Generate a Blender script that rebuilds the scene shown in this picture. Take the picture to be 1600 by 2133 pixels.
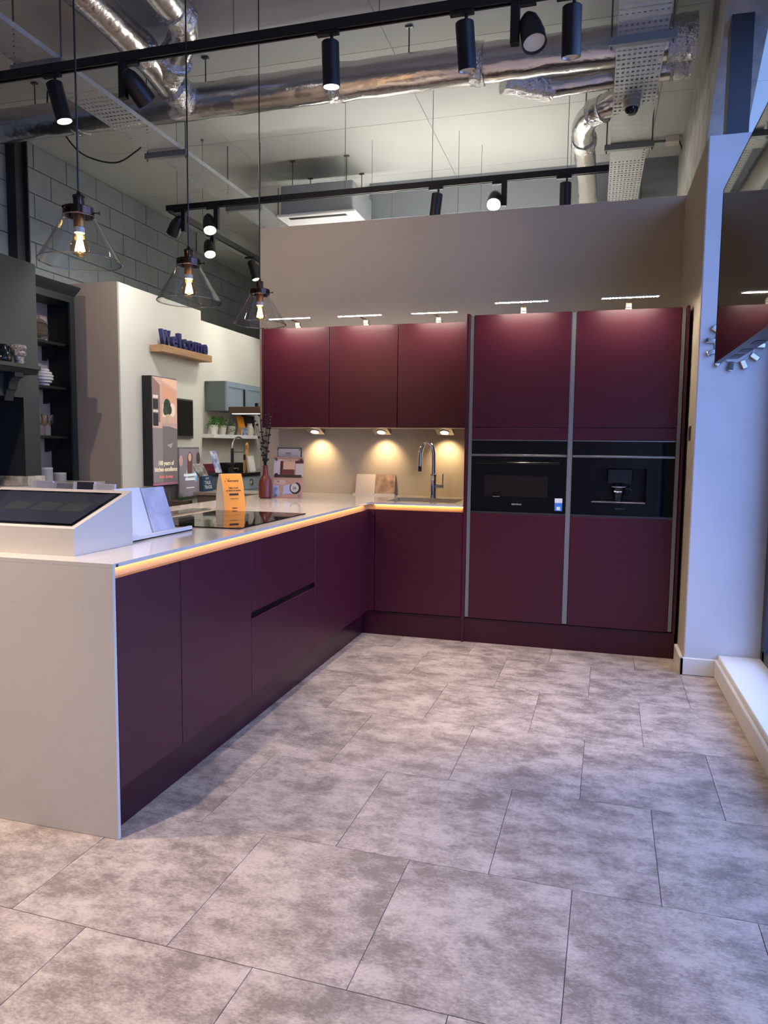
import bpy, bmesh, math, random
from mathutils import Vector, Matrix
random.seed(7)
S = bpy.context.scene
COL = S.collection
for _o in list(bpy.data.objects):
    bpy.data.objects.remove(_o, do_unlink=True)

# ------------------------------------------------------------------ camera
F_PX = 1517.5
YAW, PITCH, ROLL = 15.8616, -5.1731, 0.6273
CAM = Vector((1.4266, -4.6612, 1.276))
def _cam_axes():
    a, b, c = map(math.radians, (YAW, PITCH, ROLL))
    f = Vector((-math.sin(a) * math.cos(b), math.cos(a) * math.cos(b), math.sin(b)))
    r0 = Vector((math.cos(a), math.sin(a), 0)); u0 = r0.cross(f)
    return r0 * math.cos(c) + u0 * math.sin(c), u0 * math.cos(c) - r0 * math.sin(c), f
_r, _u, _f = _cam_axes()
cam_d = bpy.data.cameras.new('camera'); cam = bpy.data.objects.new('camera', cam_d); COL.objects.link(cam)
cam_d.sensor_fit = 'HORIZONTAL'; cam_d.sensor_width = 36.0; cam_d.lens = F_PX / 1600.0 * 36.0
cam_d.clip_start = 0.05; cam_d.clip_end = 200
cam.matrix_world = Matrix(((_r.x, _u.x, -_f.x, CAM.x), (_r.y, _u.y, -_f.y, CAM.y), (_r.z, _u.z, -_f.z, CAM.z), (0, 0, 0, 1)))
S.camera = cam

# ------------------------------------------------------------------ world, exposure
S.view_settings.view_transform = 'Standard'; S.view_settings.look = 'None'
S.view_settings.gamma = 1.0; S.view_settings.use_curve_mapping = False
S.view_settings.exposure = 0.0
S.cycles.max_bounces = 8; S.cycles.diffuse_bounces = 3; S.cycles.glossy_bounces = 4; S.cycles.transparent_max_bounces = 14
S.cycles.caustics_reflective = False; S.cycles.caustics_refractive = False; S.cycles.use_adaptive_sampling = True; S.cycles.adaptive_threshold = .02
SKY = (0.28, 0.45, 1.0); SKY_STRENGTH = 6.8
w = bpy.data.worlds.new('sky'); S.world = w; w.use_nodes = True
_bg = w.node_tree.nodes['Background']; _bg.inputs[0].default_value = (*SKY, 1); _bg.inputs[1].default_value = SKY_STRENGTH
SPOT_COL = (1.0, 0.82, 0.66)
DISP_COL = (1.0, 0.95, 0.86)
WARM = (1.0, 0.66, 0.34)
def area_portal(name, loc, rot, sx, sy):
    d = bpy.data.lights.new(name, 'AREA'); d.shape = 'RECTANGLE'; d.size = sx; d.size_y = sy; d.cycles.is_portal = True
    o = bpy.data.objects.new(name, d); o.location = loc; o.rotation_euler = rot; COL.objects.link(o)
area_portal('window_portal', (2.45, -1.96, 1.84), (0, math.radians(90), 0), 3.4, 3.3)
area_portal('window_portal', (2.45, -5.8, 1.84), (0, math.radians(90), 0), 3.4, .8)

# ------------------------------------------------------------------ materials
def lin(h):
    h = h.lstrip('#'); v = [int(h[i:i + 2], 16) / 255 for i in (0, 2, 4)]
    return tuple(x / 12.92 if x <= .04045 else ((x + .055) / 1.055) ** 2.4 for x in v)
MATS = {}
def mat(name, col, rough=.5, metal=0., spec=.5, emit=0., ecol=None, var=None, bump=None, coat=0., stretch=None, sss=0):
    if name in MATS: return MATS[name]
    m = bpy.data.materials.new(name); MATS[name] = m; m.use_nodes = True
    nt = m.node_tree; p = nt.nodes['Principled BSDF']
    c = lin(col) if isinstance(col, str) else col
    p.inputs['Base Color'].default_value = (*c, 1); p.inputs['Roughness'].default_value = rough
    p.inputs['Metallic'].default_value = metal; p.inputs['Specular IOR Level'].default_value = spec
    if coat: p.inputs['Coat Weight'].default_value = coat; p.inputs['Coat Roughness'].default_value = .05
    if emit:
        e = ecol if ecol else c
        p.inputs['Emission Color'].default_value = (*e, 1); p.inputs['Emission Strength'].default_value = emit
    if var or bump:
        tc = nt.nodes.new('ShaderNodeNewGeometry'); src = tc.outputs['Position']
        if stretch:
            mp = nt.nodes.new('ShaderNodeMapping'); mp.inputs['Scale'].default_value = stretch
            nt.links.new(src, mp.inputs['Vector']); src = mp.outputs['Vector']
    if var:
        sc, amt = var[0], var[1]
        n = nt.nodes.new('ShaderNodeTexNoise'); n.inputs['Scale'].default_value = sc; n.inputs['Detail'].default_value = 6
        nt.links.new(src, n.inputs['Vector'])
        r = nt.nodes.new('ShaderNodeValToRGB'); r.color_ramp.elements[0].position = .35; r.color_ramp.elements[1].position = .65
        lo = tuple(max(0, x * (1 - amt)) for x in c); hi = tuple(min(1, x * (1 + amt)) for x in c)
        if len(var) > 2: lo, hi = lin(var[2]), lin(var[3])
        r.color_ramp.elements[0].color = (*lo, 1); r.color_ramp.elements[1].color = (*hi, 1)
        nt.links.new(n.outputs['Fac'], r.inputs['Fac']); nt.links.new(r.outputs['Color'], p.inputs['Base Color'])
    if bump:
        n2 = nt.nodes.new('ShaderNodeTexNoise'); n2.inputs['Scale'].default_value = bump[0]; n2.inputs['Detail'].default_value = 5
        nt.links.new(src, n2.inputs['Vector'])
        b = nt.nodes.new('ShaderNodeBump'); b.inputs['Strength'].default_value = bump[1]; b.inputs['Distance'].default_value = bump[2]
        nt.links.new(n2.outputs['Fac'], b.inputs['Height']); nt.links.new(b.outputs['Normal'], p.inputs['Normal'])
    return m
def glass(name, tint=(1, 1, 1), ior=1.5, rough=.0):
    if name in MATS: return MATS[name]
    m = bpy.data.materials.new(name); MATS[name] = m; m.use_nodes = True; nt = m.node_tree; nt.nodes.clear()
    o = nt.nodes.new('ShaderNodeOutputMaterial'); t = nt.nodes.new('ShaderNodeBsdfTransparent'); g = nt.nodes.new('ShaderNodeBsdfGlossy')
    f = nt.nodes.new('ShaderNodeMath'); f.operation = 'MULTIPLY_ADD'; lw = nt.nodes.new('ShaderNodeLayerWeight'); lw.inputs['Blend'].default_value = .5
    pw = nt.nodes.new('ShaderNodeMath'); pw.operation = 'POWER'; pw.inputs[1].default_value = 3.0; nt.links.new(lw.outputs['Facing'], pw.inputs[0]); nt.links.new(pw.outputs[0], f.inputs[0])
    f.inputs[1].default_value = .8 * (ior - 1) * 2; f.inputs[2].default_value = ((ior - 1) / (ior + 1)) ** 2; mx = nt.nodes.new('ShaderNodeMixShader')
    t.inputs['Color'].default_value = (*tint, 1); g.inputs['Roughness'].default_value = rough
    nt.links.new(f.outputs[0], mx.inputs[0]); nt.links.new(t.outputs[0], mx.inputs[1]); nt.links.new(g.outputs[0], mx.inputs[2]); nt.links.new(mx.outputs[0], o.inputs[0])
    return m
def emis(name, col, strength):
    if name in MATS: return MATS[name]
    m = bpy.data.materials.new(name); MATS[name] = m; m.use_nodes = True; nt = m.node_tree; nt.nodes.clear()
    o = nt.nodes.new('ShaderNodeOutputMaterial'); e = nt.nodes.new('ShaderNodeEmission')
    e.inputs[0].default_value = (*(lin(col) if isinstance(col, str) else col), 1); e.inputs[1].default_value = strength
    nt.links.new(e.outputs[0], o.inputs[0]); return m
def floor_mat():
    m = bpy.data.materials.new('floor_vinyl_tile'); MATS['floor'] = m; m.use_nodes = True; nt = m.node_tree; p = nt.nodes['Principled BSDF']
    N = nt.nodes.new; L = nt.links.new
    g = N('ShaderNodeNewGeometry'); oi = N('ShaderNodeObjectInfo')
    cmb = N('ShaderNodeVectorMath'); cmb.operation = 'SCALE'; L(oi.outputs['Random'], cmb.inputs['Scale']); cmb.inputs[0].default_value = (37, 23, 11)
    add = N('ShaderNodeVectorMath'); add.operation = 'ADD'; L(g.outputs['Position'], add.inputs[0]); L(cmb.outputs[0], add.inputs[1])
    def noise(scale, st, det, rough=.6):
        mp = N('ShaderNodeMapping'); mp.inputs['Scale'].default_value = st; L(add.outputs[0], mp.inputs['Vector'])
        n = N('ShaderNodeTexNoise'); n.inputs['Scale'].default_value = scale; n.inputs['Detail'].default_value = det; n.inputs['Roughness'].default_value = rough
        L(mp.outputs[0], n.inputs['Vector']); return n.outputs['Fac']
    def math_(op, a, b):
        q = N('ShaderNodeMath'); q.operation = op
        for i, v in enumerate((a, b)):
            if isinstance(v, (int, float)): q.inputs[i].default_value = v
            else: L(v, q.inputs[i])
        return q.outputs[0]
    big = noise(6.5, (.9, 1.2, 1), 8, .68); mid = noise(26, (.7, 1.15, 1), 6, .72); fine = noise(170, (.5, 1, 1), 4, .7)
    s = math_('ADD', math_('ADD', math_('MULTIPLY', big, .50), math_('MULTIPLY', mid, .24)), math_('MULTIPLY', fine, .26))
    r = N('ShaderNodeValToRGB'); e = r.color_ramp.elements
    e[0].position = .43; e[0].color = (*lin('#7f726a'), 1); e[1].position = .575; e[1].color = (*lin('#bdaea2'), 1)
    x = e.new(.50); x.color = (*lin('#a19389'), 1)
    L(s, r.inputs['Fac']); L(r.outputs[0], p.inputs['Base Color'])
    p.inputs['Roughness'].default_value = .42; p.inputs['Specular IOR Level'].default_value = .42
    b = N('ShaderNodeBump'); b.inputs['Strength'].default_value = .25; b.inputs['Distance'].default_value = .002
    L(math_('ADD', fine, mid), b.inputs['Height']); L(b.outputs[0], p.inputs['Normal'])
    return m
def stone_mat():
    m = bpy.data.materials.new('quartz_stone'); MATS['stone'] = m; m.use_nodes = True; nt = m.node_tree; p = nt.nodes['Principled BSDF']
    N = nt.nodes.new; L = nt.links.new
    g = N('ShaderNodeNewGeometry'); v = N('ShaderNodeTexVoronoi'); v.inputs['Scale'].default_value = 130; L(g.outputs['Position'], v.inputs['Vector'])
    n = N('ShaderNodeTexNoise'); n.inputs['Scale'].default_value = 45; n.inputs['Detail'].default_value = 3; L(g.outputs['Position'], n.inputs['Vector'])
    r = N('ShaderNodeValToRGB'); e = r.color_ramp.elements; e[0].position = .10; e[0].color = (1, 1, 1, 1); e[1].position = .22; e[1].color = (0, 0, 0, 1); L(v.outputs['Distance'], r.inputs['Fac'])
    r2 = N('ShaderNodeValToRGB'); e2 = r2.color_ramp.elements; e2[0].position = .52; e2[0].color = (0, 0, 0, 1); e2[1].position = .62; e2[1].color = (1, 1, 1, 1); L(n.outputs['Fac'], r2.inputs['Fac'])
    mu = N('ShaderNodeMath'); mu.operation = 'MULTIPLY'; L(r.outputs[0], mu.inputs[0]); L(r2.outputs[0], mu.inputs[1])
    mx = N('ShaderNodeMix'); mx.data_type = 'RGBA'; L(mu.outputs[0], mx.inputs['Factor']); mx.inputs[6].default_value = (*lin('#c6bfb6'), 1); mx.inputs[7].default_value = (*lin('#9d9690'), 1)
    L(mx.outputs[2], p.inputs['Base Color']); p.inputs['Roughness'].default_value = .10; p.inputs['Specular IOR Level'].default_value = .55
    return m
FLOOR = floor_mat(); STONE = stone_mat()
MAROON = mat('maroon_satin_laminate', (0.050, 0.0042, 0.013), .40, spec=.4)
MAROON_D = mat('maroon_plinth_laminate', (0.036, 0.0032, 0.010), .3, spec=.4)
CARC = mat('dark_carcass', '#1a1014', .6)
STEEL = mat('brushed_steel', '#a9a6a2', .32, metal=1.)
STRIPM = mat('grey_aluminium_profile', '#8f8d8c', .45, metal=.7)
CHROME = mat('polished_chrome', '#d8d8da', .06, metal=1.)
BLACKG = mat('black_glass', '#020204', .03, spec=.55)
BLACK = mat('matt_black_metal', '#0b0b0d', .45)
BLACKP = mat('black_plastic', '#121214', .35)
WALLG = mat('greige_wall_paint', '#b0a594', .8, var=(1.2, .03))
WALLB = mat('beige_wall_paint', '#b9b09f', .8)
WALLW = mat('pale_wall_paint', '#d9d8cf', .8)
PIER = mat('white_pier_paint', '#c6c6c8', .75, var=(3, .03))
CEILM = mat('grey_ceiling_paint', '#b9bcb9', .85, var=(.9, .05))
BLOCKM = mat('grey_painted_block', '#8d9390', .85, var=(6, .05), bump=(90, .25, .004))
MORTAR = mat('grey_mortar', '#5c6161', .9)
CONC = mat('raw_concrete', '#a3a19c', .9, var=(7, .18), bump=(25, .5, .012))
WHITEP = mat('white_paint_gloss', '#dcd8d0', .4)
FOIL = mat('aluminium_foil_duct', '#d2d1d0', .22, metal=1., bump=(9, .35, .03), stretch=(.6, 1, 1))
FOILC = mat('crumpled_foil_tape', '#d6d6d6', .17, metal=1., bump=(30, .9, .03))
GALV = mat('galvanised_steel', '#b9bdbd', .5, metal=.6, var=(20, .08))
ROD = mat('threaded_rod_steel', '#6d6f70', .5, metal=.8)
BLUECOL = mat('dark_painted_steel', '#3b4048', .5)
FRAME = mat('anthracite_window_frame', '#33383f', .4)
OAK = mat('oak_wood', '#a8825f', .55, var=(14, .18), stretch=(1, .15, 6))
DARKG = mat('dark_green_cabinet_paint', '#222a2b', .5)
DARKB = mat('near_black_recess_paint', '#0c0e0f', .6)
BEIGEP = mat('beige_back_panel', '#a89c92', .7)
WHITEC = mat('white_ceramic', '#d8d2ca', .35)
SPECK = mat('speckled_ceramic', '#b5a9a0', .4, var=(60, .1, '#5e524c', '#c9bdb2'))
MARBLE = mat('veined_marble', '#d8cfb8', .3, var=(9, .2, '#8d8068', '#e6dec8'))
CLEAR = glass('clear_glass', (.96, .97, .97)); PANE = glass('window_glass', (.95, .97, 1)); AMBER = glass('amber_bulb_glass', (1, .82, .55))
RIM = glass('polished_glass_rim', (.8, .82, .82), 1.5); RIM.node_tree.nodes['Math'].inputs[2].default_value = .35
ACRYL = glass('clear_acrylic', (.97, .98, .98), 1.35)
BRASS = mat('aged_brass', '#8a6238', .28, metal=1.); BRONZE = mat('dark_bronze', '#4a3b33', .25, metal=1.)
FILAM = emis('glowing_filament', (1.0, .62, .25), 90)
LENS = emis('lit_spot_lens', (1, .93, .82), 30); LENSDIM = mat('unlit_spot_lens', '#b9b1a4', .15, spec=.6, emit=.15)
LEDDOT = emis('led_chip', (1, .88, .72), 430); UCLED = emis('undercabinet_led', (1, .80, .50), 60); STRIPLED = emis('warm_led_tape', (1.0, .54, .20), 20)
TERRA = mat('terracotta_brown_glaze', '#6b2f22', .32)
STEM = mat('dried_dark_stem', '#171012', .8)
ORANGE = mat('orange_card', '#f09a2a', .6); WHITECARD = mat('white_card', '#dcd8d6', .6); INK = mat('dark_brown_ink', '#3a2416', .7)
WHITEB = mat('white_sample_board', '#dcdce4', .4); GREYMB = mat('grey_veined_sample', '#c9c8d2', .4, var=(8, .1, '#a9a8b4', '#d4d3dc'))
NAVY = mat('navy_blue_lacquer', '#23265e', .4)
PINKEDGE = mat('pink_edge', '#c486a8', .4)
BLUEGREY = mat('blue_grey_shaker_paint', '#8798a6', .5); BLUEGREY_S = mat('slate_cabinet_side', '#5d6a6c', .55)
GREEN = mat('fresh_herb_leaf', '#3f7a2e', .6, var=(30, .35)); GREEN2 = mat('olive_herb_leaf', '#5d7540', .6, var=(30, .3))
BROWNB = mat('dark_brown_board', '#4a3a30', .6); GREYDESK = mat('grey_brown_laminate', '#8a8078', .5)

# ------------------------------------------------------------------ mesh building
class MB:
    def __init__(s): s.bm = bmesh.new()
    def box(s, x0, x1, y0, y1, z0, z1, bev=0., seg=1):
        v = [s.bm.verts.new((x, y, z)) for x in (x0, x1) for y in (y0, y1) for z in (z0, z1)]
        fs = [s.bm.faces.new([v[i] for i in q]) for q in ((0, 1, 3, 2), (4, 6, 7, 5), (0, 4, 5, 1), (2, 3, 7, 6), (0, 2, 6, 4), (1, 5, 7, 3))]
        if bev:
            es = list({e for f in fs for e in f.edges})
            bmesh.ops.bevel(s.bm, geom=es, offset=bev, segments=seg, affect='EDGES', profile=.5)
        return s
    def prism(s, poly, axis, a, b):
        def P(u, v, t): return ((t, u, v), (u, t, v), (u, v, t))[axis]
        A = [s.bm.verts.new(P(u, v, a)) for u, v in poly]; B = [s.bm.verts.new(P(u, v, b)) for u, v in poly]
        n = len(poly); s.bm.faces.new(A); s.bm.faces.new(B[::-1])
        for i in range(n): s.bm.faces.new((A[i], B[i], B[(i + 1) % n], A[(i + 1) % n]))
        return s
    def quad(s, *pts): s.bm.faces.new([s.bm.verts.new(p) for p in pts]); return s
    def ring(s, c, d, r, n):
        d = Vector(d).normalized(); a = d.orthogonal().normalized() if abs(d.z) < .9 else Vector((1, 0, 0)); a = (a - d * a.dot(d)).normalized(); b = d.cross(a)
        return [s.bm.verts.new(Vector(c) + (a * math.cos(t) + b * math.sin(t)) * r) for t in (2 * math.pi * i / n for i in range(n))]
    def skin(s, rings, cap0=True, cap1=True):
        for A, B in zip(rings, rings[1:]):
            n = len(A)
            for i in range(n): s.bm.faces.new((A[i], A[(i + 1) % n], B[(i + 1) % n], B[i]))
        if cap0: s.bm.faces.new(rings[0][::-1])
        if cap1: s.bm.faces.new(rings[-1])
        return s
    def cyl(s, p0, p1, r0, r1=None, n=16, caps=True):
        d = Vector(p1) - Vector(p0); r1 = r0 if r1 is None else r1
        return s.skin([s.ring(p0, d, r0, n), s.ring(p1, d, r1, n)], caps, caps)
    def tube(s, pts, r, n=8, caps=True):
        pts = [Vector(p) for p in pts]; rr = r if isinstance(r, (list, tuple)) else [r] * len(pts); rings = []; ref = None
        for i, p in enumerate(pts):
            d = ((pts[min(i + 1, len(pts) - 1)] - pts[max(i - 1, 0)])).normalized()
            if ref is None: ref = d.orthogonal().normalized()
            ref = (ref - d * ref.dot(d)).normalized(); b = d.cross(ref)
            rings.append([s.bm.verts.new(p + (ref * math.cos(t) + b * math.sin(t)) * rr[i]) for t in (2 * math.pi * k / n for k in range(n))])
        return s.skin(rings, caps, caps)
    def lathe(s, prof, c=(0, 0, 0), n=24, closed=False):
        rings = []
        for r, z in prof:
            if r < 1e-6: rings.append([s.bm.verts.new((c[0], c[1], c[2] + z))])
            else: rings.append([s.bm.verts.new((c[0] + r * math.cos(t), c[1] + r * math.sin(t), c[2] + z)) for t in (2 * math.pi * k / n for k in range(n))])
        prs = list(zip(rings, rings[1:])) + ([(rings[-1], rings[0])] if closed else [])
        for A, B in prs:
            for i in range(n):
                j = (i + 1) % n
                if len(A) == 1 and len(B) == 1: continue
                if len(A) == 1: s.bm.faces.new((A[0], B[j], B[i]))
                elif len(B) == 1: s.bm.faces.new((A[i], A[j], B[0]))
                else: s.bm.faces.new((A[i], A[j], B[j], B[i]))
        return s
    def build(s, name, m, parent=None, kind=None, smooth=True):
        bmesh.ops.recalc_face_normals(s.bm, faces=s.bm.faces[:])
        me = bpy.data.meshes.new(name); s.bm.to_mesh(me); s.bm.free(); me.materials.append(m)
        if smooth:
            me.polygons.foreach_set('use_smooth', [True] * len(me.polygons)); me.set_sharp_from_angle(angle=math.radians(32))
        o = bpy.data.objects.new(name, me); COL.objects.link(o)
        if parent is not None:
            o.parent = parent; o.location = -wloc(parent)
        if kind: o['kind'] = kind
        return o
def wloc(o):
    v = Vector((0, 0, 0))
    while o is not None: v += o.location; o = o.parent
    return v
def tag(o, label, cat, group=None):
    o['label'] = label; o['category'] = cat
    if group: o['group'] = group
    return o
def thing(name, label, cat, loc=(0, 0, 0), group=None):
    o = bpy.data.objects.new(name, None); o.empty_display_size = .05; COL.objects.link(o); o.location = loc
    return tag(o, label, cat, group)
def dup(root, loc, label, rotz=None, group=None):
    def cp(o, par):
        c = o.copy(); COL.objects.link(c); c.parent = par
        for ch in o.children: cp(ch, c)
        return c
    r = cp(root, None); r.location = loc; r['label'] = label
    if rotz is not None: r.rotation_euler = (0, 0, rotz)
    if group: r['group'] = group
    return r
def struct(o): o['kind'] = 'structure'; return o
def box(name, m, parent, *a, bev=0., seg=1): return MB().box(*a, bev=bev, seg=seg).build(name, m, parent)
def smoothpath(pts, k=6):
    P = [Vector(p) for p in pts]; out = []
    for i in range(len(P) - 1):
        a, b, c, d = P[max(i - 1, 0)], P[i], P[i + 1], P[min(i + 2, len(P) - 1)]
        for j in range(k):
            t = j / k
            out.append(.5 * ((2 * b) + (c - a) * t + (2 * a - 5 * b + 4 * c - d) * t * t + (3 * b - a - 3 * c + d) * t ** 3))
    out.append(P[-1]); return out
X3, Y3, Z3 = Vector((1, 0, 0)), Vector((0, 1, 0)), Vector((0, 0, 1))
def text(txt, size, m, parent, org, u, v, align='CENTER', ext=.0006, name='lettering', width=None, bold=0.):
    cu = bpy.data.curves.new('t', 'FONT'); cu.body = txt; cu.size = size; cu.extrude = ext; cu.align_x = align; cu.resolution_u = 3; cu.offset = bold
    t = bpy.data.objects.new('t', cu); COL.objects.link(t)
    dg = bpy.context.evaluated_depsgraph_get(); dg.update()
    me = bpy.data.meshes.new_from_object(t.evaluated_get(dg)); bpy.data.objects.remove(t, do_unlink=True); bpy.data.curves.remove(cu)
    if width and len(me.vertices):
        xs = [q.co.x for q in me.vertices]; k = width / max(1e-6, max(xs) - min(xs))
    else: k = 1
    u = Vector(u).normalized(); v = Vector(v).normalized(); n = u.cross(v)
    for q in me.vertices:
        c = q.co.copy(); q.co = Vector(org) + u * c.x * k + v * c.y + n * c.z
    me.materials.clear(); me.materials.append(m); me.name = name
    o = bpy.data.objects.new(name, me); COL.objects.link(o)
    if parent is not None: o.parent = parent; o.location = -wloc(parent)
    return o
def prints(parent, org, u, v, W, Hh, shapes, n=None, glow=0.):
    """flat printed shapes on a sheet: (colour, polygon in 0..1)"""
    u = Vector(u); v = Vector(v); n = u.cross(v); lay = .0006
    for i, (c, poly) in enumerate(shapes):
        b = MB(); A = [Vector(org) + u * (a * W) + v * (q * Hh) + n * (lay * (i * .25 + 1)) for a, q in poly]
        b.quad(*A); b.build('printed_patch', mat('print_%s_%s' % (c.strip('#'), glow), c, .5, emit=glow), parent, smooth=False)
def rect(a, b, c, d): return [(a, c), (b, c), (b, d), (a, d)]
def disc(cx, cy, r, asp=1., n=16): return [(cx + r * math.cos(2 * math.pi * k / n), cy + r * asp * math.sin(2 * math.pi * k / n)) for k in range(n)]
def light(name, kind, loc, energy, col, parent=None, direction=None, angle=60, blend=.5, radius=.03):
    d = bpy.data.lights.new(name, kind); d.energy = energy; d.color = col; d.shadow_soft_size = radius
    if kind == 'SPOT': d.spot_size = math.radians(angle); d.spot_blend = blend
    o = bpy.data.objects.new(name, d); COL.objects.link(o)
    if direction is not None: o.rotation_euler = Vector(direction).to_track_quat('-Z', 'Y').to_euler()
    o.location = Vector(loc)
    if parent is not None: o.parent = parent; o.location = Vector(loc) - wloc(parent)
    return o

# ------------------------------------------------------------------ setting: floor, ceiling, walls
CEIL = 4.05; PT = 2.968
floor = struct(box('floor', mat('floor_joint_dark', '#4d4744', .8), None, -3.75, 2.42, -6.3, 7.0, -.08, -.0035))
TW, TD, ANG = .4885, .5705, math.radians(-1.2)
ca, sa = math.cos(ANG), math.sin(ANG); TO = Vector((.926, -2.567))
tm = MB().box(-TW / 2 + .0009, TW / 2 - .0009, -TD / 2 + .0009, TD / 2 - .0009, -.0035, 0, bev=.0006)
tile0 = None; rest = MB()
for k in range(-7, 18):
    for i in range(-12, 6):
        a = (i + .5) * TW + (0 if k % 2 else TW / 2); b = (k + .5) * TD
        cx, cy = TO.x + a * ca - b * sa, TO.y + a * sa + b * ca
        if not (-3.9 < cx < 2.5 and -6.3 < cy < 6.9): continue
        if -2.2 < cx < 2.45 and -4.9 < cy < .3 and not (cx < -.3 and cy > -2.35):
            if tile0 is None: tile0 = t = tm.build('floor_tile', FLOOR, floor)
            else: t = tile0.copy(); COL.objects.link(t)
            t.parent = floor; t.location = (cx, cy, 0); t.rotation_euler = (0, 0, ANG)
        else:
            hw, hd = TW / 2 - .0009, TD / 2 - .0009
            P = [(cx + u * ca - v * sa, cy + u * sa + v * ca) for u, v in ((-hw, -hd), (hw, -hd), (hw, hd), (-hw, hd))]
            P = [(min(max(x, -3.74), 2.41), min(max(y, -6.29), 6.99)) for x, y in P]
            rest.prism(P, 2, -.0035, 0)
rest.build('floor_tiles_beyond', FLOOR, floor, kind='stuff')

ceiling = struct(box('ceiling', mat('ceiling_joint_dark', '#5d6060', .9), None, -3.75, 2.9, -6.4, 7.0, CEIL + .012, CEIL + .1))
pan0 = None
for ix in range(4):
    for iy in range(12):
        x0 = -3.74 + (ix * 1.86 if ix else 0); x1 = -3.74 + (ix + 1) * 1.86 - .004; x1 = min(x1, 2.88)
        y0 = -6.39 + iy * 1.15; y1 = min(y0 + 1.145, 6.98)
        if x1 - x0 < .1 or y1 - y0 < .1: continue
        box('ceiling_board', CEILM, ceiling, x0, x1, y0, y1, CEIL, CEIL + .012)
# soffit and dropped boxes at the back
box('soffit_box', CEILM, ceiling, -3.68, -3.2, 4.15, 6.9, 3.80, CEIL)
box('downstand_beam', mat('blue_grey_soffit', '#858b92', .85), ceiling, -.95, 2.2, 3.0, 3.14, 3.68, CEIL)

# left wall of painted blockwork
wl = struct(box('wall_left', MORTAR, None, -3.85, -3.712, -6.3, 7.0, 0, CEIL))
box('lower_wall', BLOCKM, wl, -3.712, -3.70, -6.3, 7.0, 0, 2.475)
bl0 = None; BH, BL = .225, .45
for c in range(7):
    z = 2.478 + c * BH
    for i in range(-3, 17):
        y = i * BL - .1 + (BL / 2 if c % 2 else 0)
        if y < -.8 or y + BL > 6.95: continue
        h = min(BH - .009, CEIL - z - .003)
        if h < .05: continue
        if h > BH - .01 and bl0 is not None:
            o = bl0.copy(); COL.objects.link(o); o.parent = wl; o.location = (0, y + random.uniform(-.001, .001), z)
        else:
            o = MB().box(-3.712, -3.70 + random.uniform(-.0005, .0015), 0, BL - .009, 0, h, bev=.003).build('wall_block', BLOCKM, wl); o.location = (0, y, z)
            if h > BH - .01: bl0 = o
box('front_wall_strip', BLOCKM, wl, -3.712, -3.70, -6.3, -.9, 2.478, CEIL)
# partition behind the kitchen
wb = struct(MB().box(-1.153, 1.975, .74, .85, 0, PT, bev=.003).build('wall_back', WALLG))
# right pier (white front, beige return) and raw concrete above
pier = struct(MB().box(1.968, 2.40, -.29, .85, 0, 2.945, bev=.004).build('wall_right', PIER))
box('beige_return', mat('pier_return_paint', '#b3a895', .8), pier, 1.9665, 1.9685, -.288, .85, .0, 2.944)
struct(MB().prism([(.75, 2.93), (.45, 3.20), (-.20, 3.56), (-1.0, 4.04), (7.0, 4.04), (7.0, 2.93)], 0, 2.03, 2.25).build('wall_right_concrete', CONC)).rotation_euler = (0, 0, math.radians(-1.6))
struct(MB().box(1.97, 2.25, .86, 7.0, 0, 2.96).build('wall_right_rear', WALLW))
struct(MB().box(-1.0, 2.2, 3.15, 3.3, 0, CEIL).build('wall_rear', WALLW))
struct(MB().box(-1.0, -.85, 3.3, 7.0, 0, CEIL).build('wall_rear_return', WALLW))
struct(MB().box(-3.85, -.85, 7.0, 7.1, 0, CEIL).build('wall_far', WALLW))
# baseboards
bbm = WHITEP
bs = MB().prism([(0, 0), (.016, 0), (.016, .098), (.006, .108), (0, .108)], 1, 0, 1)
for nm, mb in (('baseboard_right', MB().box(1.945, 2.15, -.308, -.29, 0, .1, bev=.004)), ('baseboard_return', MB().box(1.945, 1.966, -.308, -.005, 0, .1, bev=.004)), ('baseboard_sill', MB().box(2.128, 2.146, -6.2, -.308, 0, .1, bev=.004))):
    struct(mb.build(nm, WHITEP))
bs.bm.free()
# window sill box and shopfront windows on the right
struct(MB().box(2.146, 2.42, -6.2, -.29, 0, .125, bev=.004).build('trim_1', mat('white_sill_board', '#e2e0dc', .45)))
for i, (wy0, wy1) in enumerate(((-6.2, -5.4), (-3.6, -1.965), (-1.965, -.33))):
    fr = MB()
    for (a, b, c, d) in ((wy0, wy0 + .045, .125, 3.55), (wy1 - .045, wy1, .125, 3.55), (wy0, wy1, .125, .18), (wy0, wy1, 3.49, 3.55), (wy0, wy1, 2.62, 2.67)):
        fr.box(2.36, 2.42, a, b, c, d)
    f = struct(fr.build('window_%d' % (i + 1), FRAME))
    box('pane', PANE, f, 2.387, 2.393, wy0 + .045, wy1 - .045, .18, 2.62); box('pane', PANE, f, 2.387, 2.393, wy0 + .045, wy1 - .045, 2.67, 3.49)
struct(MB().box(2.36, 2.5, -5.4, -3.6, 0, 3.55).build('wall_right_front', WALLB))
struct(MB().box(2.36, 2.5, -6.3, -.29, 3.55, CEIL).build('wall_right_lintel', mat('dark_blue_grey_lintel', '#2b3446', .7)))
struct(MB().box(2.36, 2.5, -.33, -.20, .0, CEIL).build('trim_2', FRAME))
# front wall behind the camera
struct(MB().box(-3.85, 2.5, -6.4, -6.3, 0, CEIL).build('wall_front', WALLB))
struct(MB().box(-14, 16, -18, 12, -.35, -.12).build('ground', mat('grey_paving', '#8a8a88', .8, var=(2, .1))))
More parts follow.
